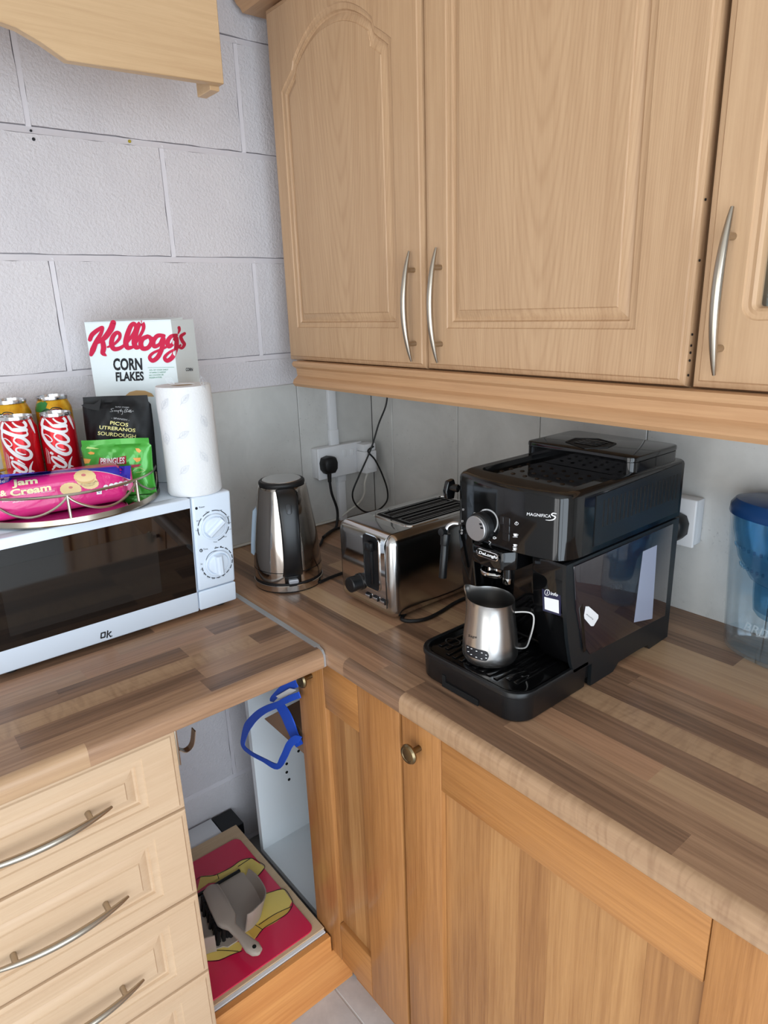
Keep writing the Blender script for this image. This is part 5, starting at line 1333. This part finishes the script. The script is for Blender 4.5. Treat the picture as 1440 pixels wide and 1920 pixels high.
b.loops([[Vector((x, c.y+(y-c.y)*s, c.z+(z-c.z)*s)) for y, z in o_] for x, s in ((.0425, .92), (.046, 1.0), (.062, 1.0), (.070, .92), (.073, .78))]); b.build('plug_body', m_rubber, pg, sharp=50)
b = MB(); b.cyl((.056, c.y, c.z-.0225), (.056, c.y, c.z-.047), .0062, .0048, n=16); b.build('strain_relief', m_rubber, pg)
ck_c = c.copy()
ad = thing('adapter', 'white stacked plug adapter in the right half of the double socket', 'adapter', (.0425, -.05, .13))
MB().box(.0425, -.0925, .1385, .082, -.052, .199, bev=.003, seg=2).build('lower_block', m_white, ad)
MB().box(.0425, -.092, .1995, .078, -.052, .2190, bev=.002, seg=2).build('upper_block', m_white, ad)
b = MB(); b.prism(rrect(-.0865, .150, -.057, .192, .010), 'x', .0818, .0855, bev=.001); b.build('round_face', m_white, ad)
sk2 = thing('single_socket', 'white wall socket half hidden behind the coffee machine', 'socket', (.93, -.006, .14))
MB().box(.882, -.032, .1425, .968, -.0045, .2285, bev=.003, seg=2).build('back_box', m_white, sk2)
MB().box(.880, -.040, .1405, .970, -.0322, .2305, bev=.0028, seg=3).build('face_plate', m_white, sk2)
pg2 = thing('plug', 'black plug in the socket behind the coffee machine', 'plug', (.945, -.04, .16))
b = MB(); c = Vector((.940, -.0405, .181)); o_ = [(c.x-.0205, c.z-.014), (c.x-.012, c.z-.024), (c.x+.012, c.z-.024), (c.x+.0205, c.z-.014), (c.x+.022, c.z+.006), (c.x+.016, c.z+.020), (c.x, c.z+.0245), (c.x-.016, c.z+.020), (c.x-.022, c.z+.006)]
b.loops([[Vector((c.x+(x-c.x)*s, y, c.z+(z-c.z)*s)) for x, z in o_] for y, s in ((-.0405, .92), (-.044, 1.0), (-.062, 1.0), (-.070, .9), (-.073, .78))]); b.build('plug_body', m_rubber, pg2, sharp=50)
def cable(name, label, pts, r, mt, step=10):
    b = MB(); P = spline(pts, None, step)
    for p in P: p.z = max(p.z, r+.0004)
    b.tube(P, r, 10); return tag(b.build(name, mt, None, tuple(Vector(pts[0]))), label, 'cable')
Z1 = lambda u, v: HZ(.0042)(u, v); XX = lambda x: HX(x)
cable('kettle_cable', 'black cable from the plug down to the worktop behind the kettle', [(.056, ck_c.y, ck_c.z-.046), XX(.058)(622, 925), XX(.060)(632, 955), XX(.066)(632, 980), XX(.078)(625, 998), (.112, -.262, .0048), (.150, -.300, .0045), (.180, -.345, .0045), (.2065, -.405, .006)], .0036, m_rubber)
cable('toaster_cable', 'black cable curling along the worktop behind the toaster', [(.126, -.274, .0115), (.092, -.222, .0090), (.078, -.175, .0050), (.062, -.13, .0045), (.060, -.085, .0045), (.090, -.05, .0045), (.2, -.04, .0045), (.40, -.07, .0045), (.50, -.12, .0045), (.52, -.163, .012)], .0036, m_rubber)
cable('coffee_machine_cable', 'black cable on the worktop around the front corner of the toaster', [(.598, -.405, .0055), (.612, -.428, .0042), (.632, -.418, .0042), (.643, -.392, .0042), (.640, -.350, .0042), (.630, -.300, .0042), (.632, -.25, .0042), (.66, -.18, .0042), (.75, -.08, .0042)], .0036, m_rubber)
cable('kettle_lead', 'short black lead between the kettle base and the toaster', [(.353, -.440, .0046), (.345, -.395, .0042), (.348, -.345, .0042), (.375, -.30, .0042), (.418, -.255, .0042)], .0034, m_rubber)
ac = MB; a0 = Vector((.0795, -.060, .210))
Hm = lambda x, u, v: HX(x)(u, v)
cable('charger_cable', 'thin black cable looping from the adapter up under the cabinet', [a0, Hm(.085, 690, 846), Hm(.088, 703, 862), Hm(.090, 716, 888), Hm(.092, 726, 918), Hm(.092, 725, 940), Hm(.090, 708, 957), Hm(.088, 686, 960), Hm(.088, 667, 946), Hm(.090, 661, 925), Hm(.094, 672, 895), Hm(.098, 687, 862), Hm(.104, 698, 835), Hm(.110, 710, 795), Hm(.114, 722, 765), Hm(.118, 726, 745), Hm(.120, 728, 715)], .0023, m_rubber)
m_wcab = M('white_cable', (214, 212, 204), .45)
cable('white_cable', 'white cable from the adapter down along the foot of the tiles', [(.064, -.071, .139), Hm(.062, 684, 905), Hm(.055, 683, 925), Hm(.045, 674, 942), Hm(.03, 655, 957), (.012, -.150, .006), (.0105, -.22, .004), (.0105, -.35, .004), (.0115, -.50, .004), (.013, -.60, .004)], .0031, m_wcab)
tag(MB().box(.0065, -.600, .0005, .0095, -.150, .0075).build('sealant_bead', M('sealant', (206, 200, 190), .5), None, (.008, -.4, 0)), 'pale sealant bead along the foot of the left tiles', 'trim')
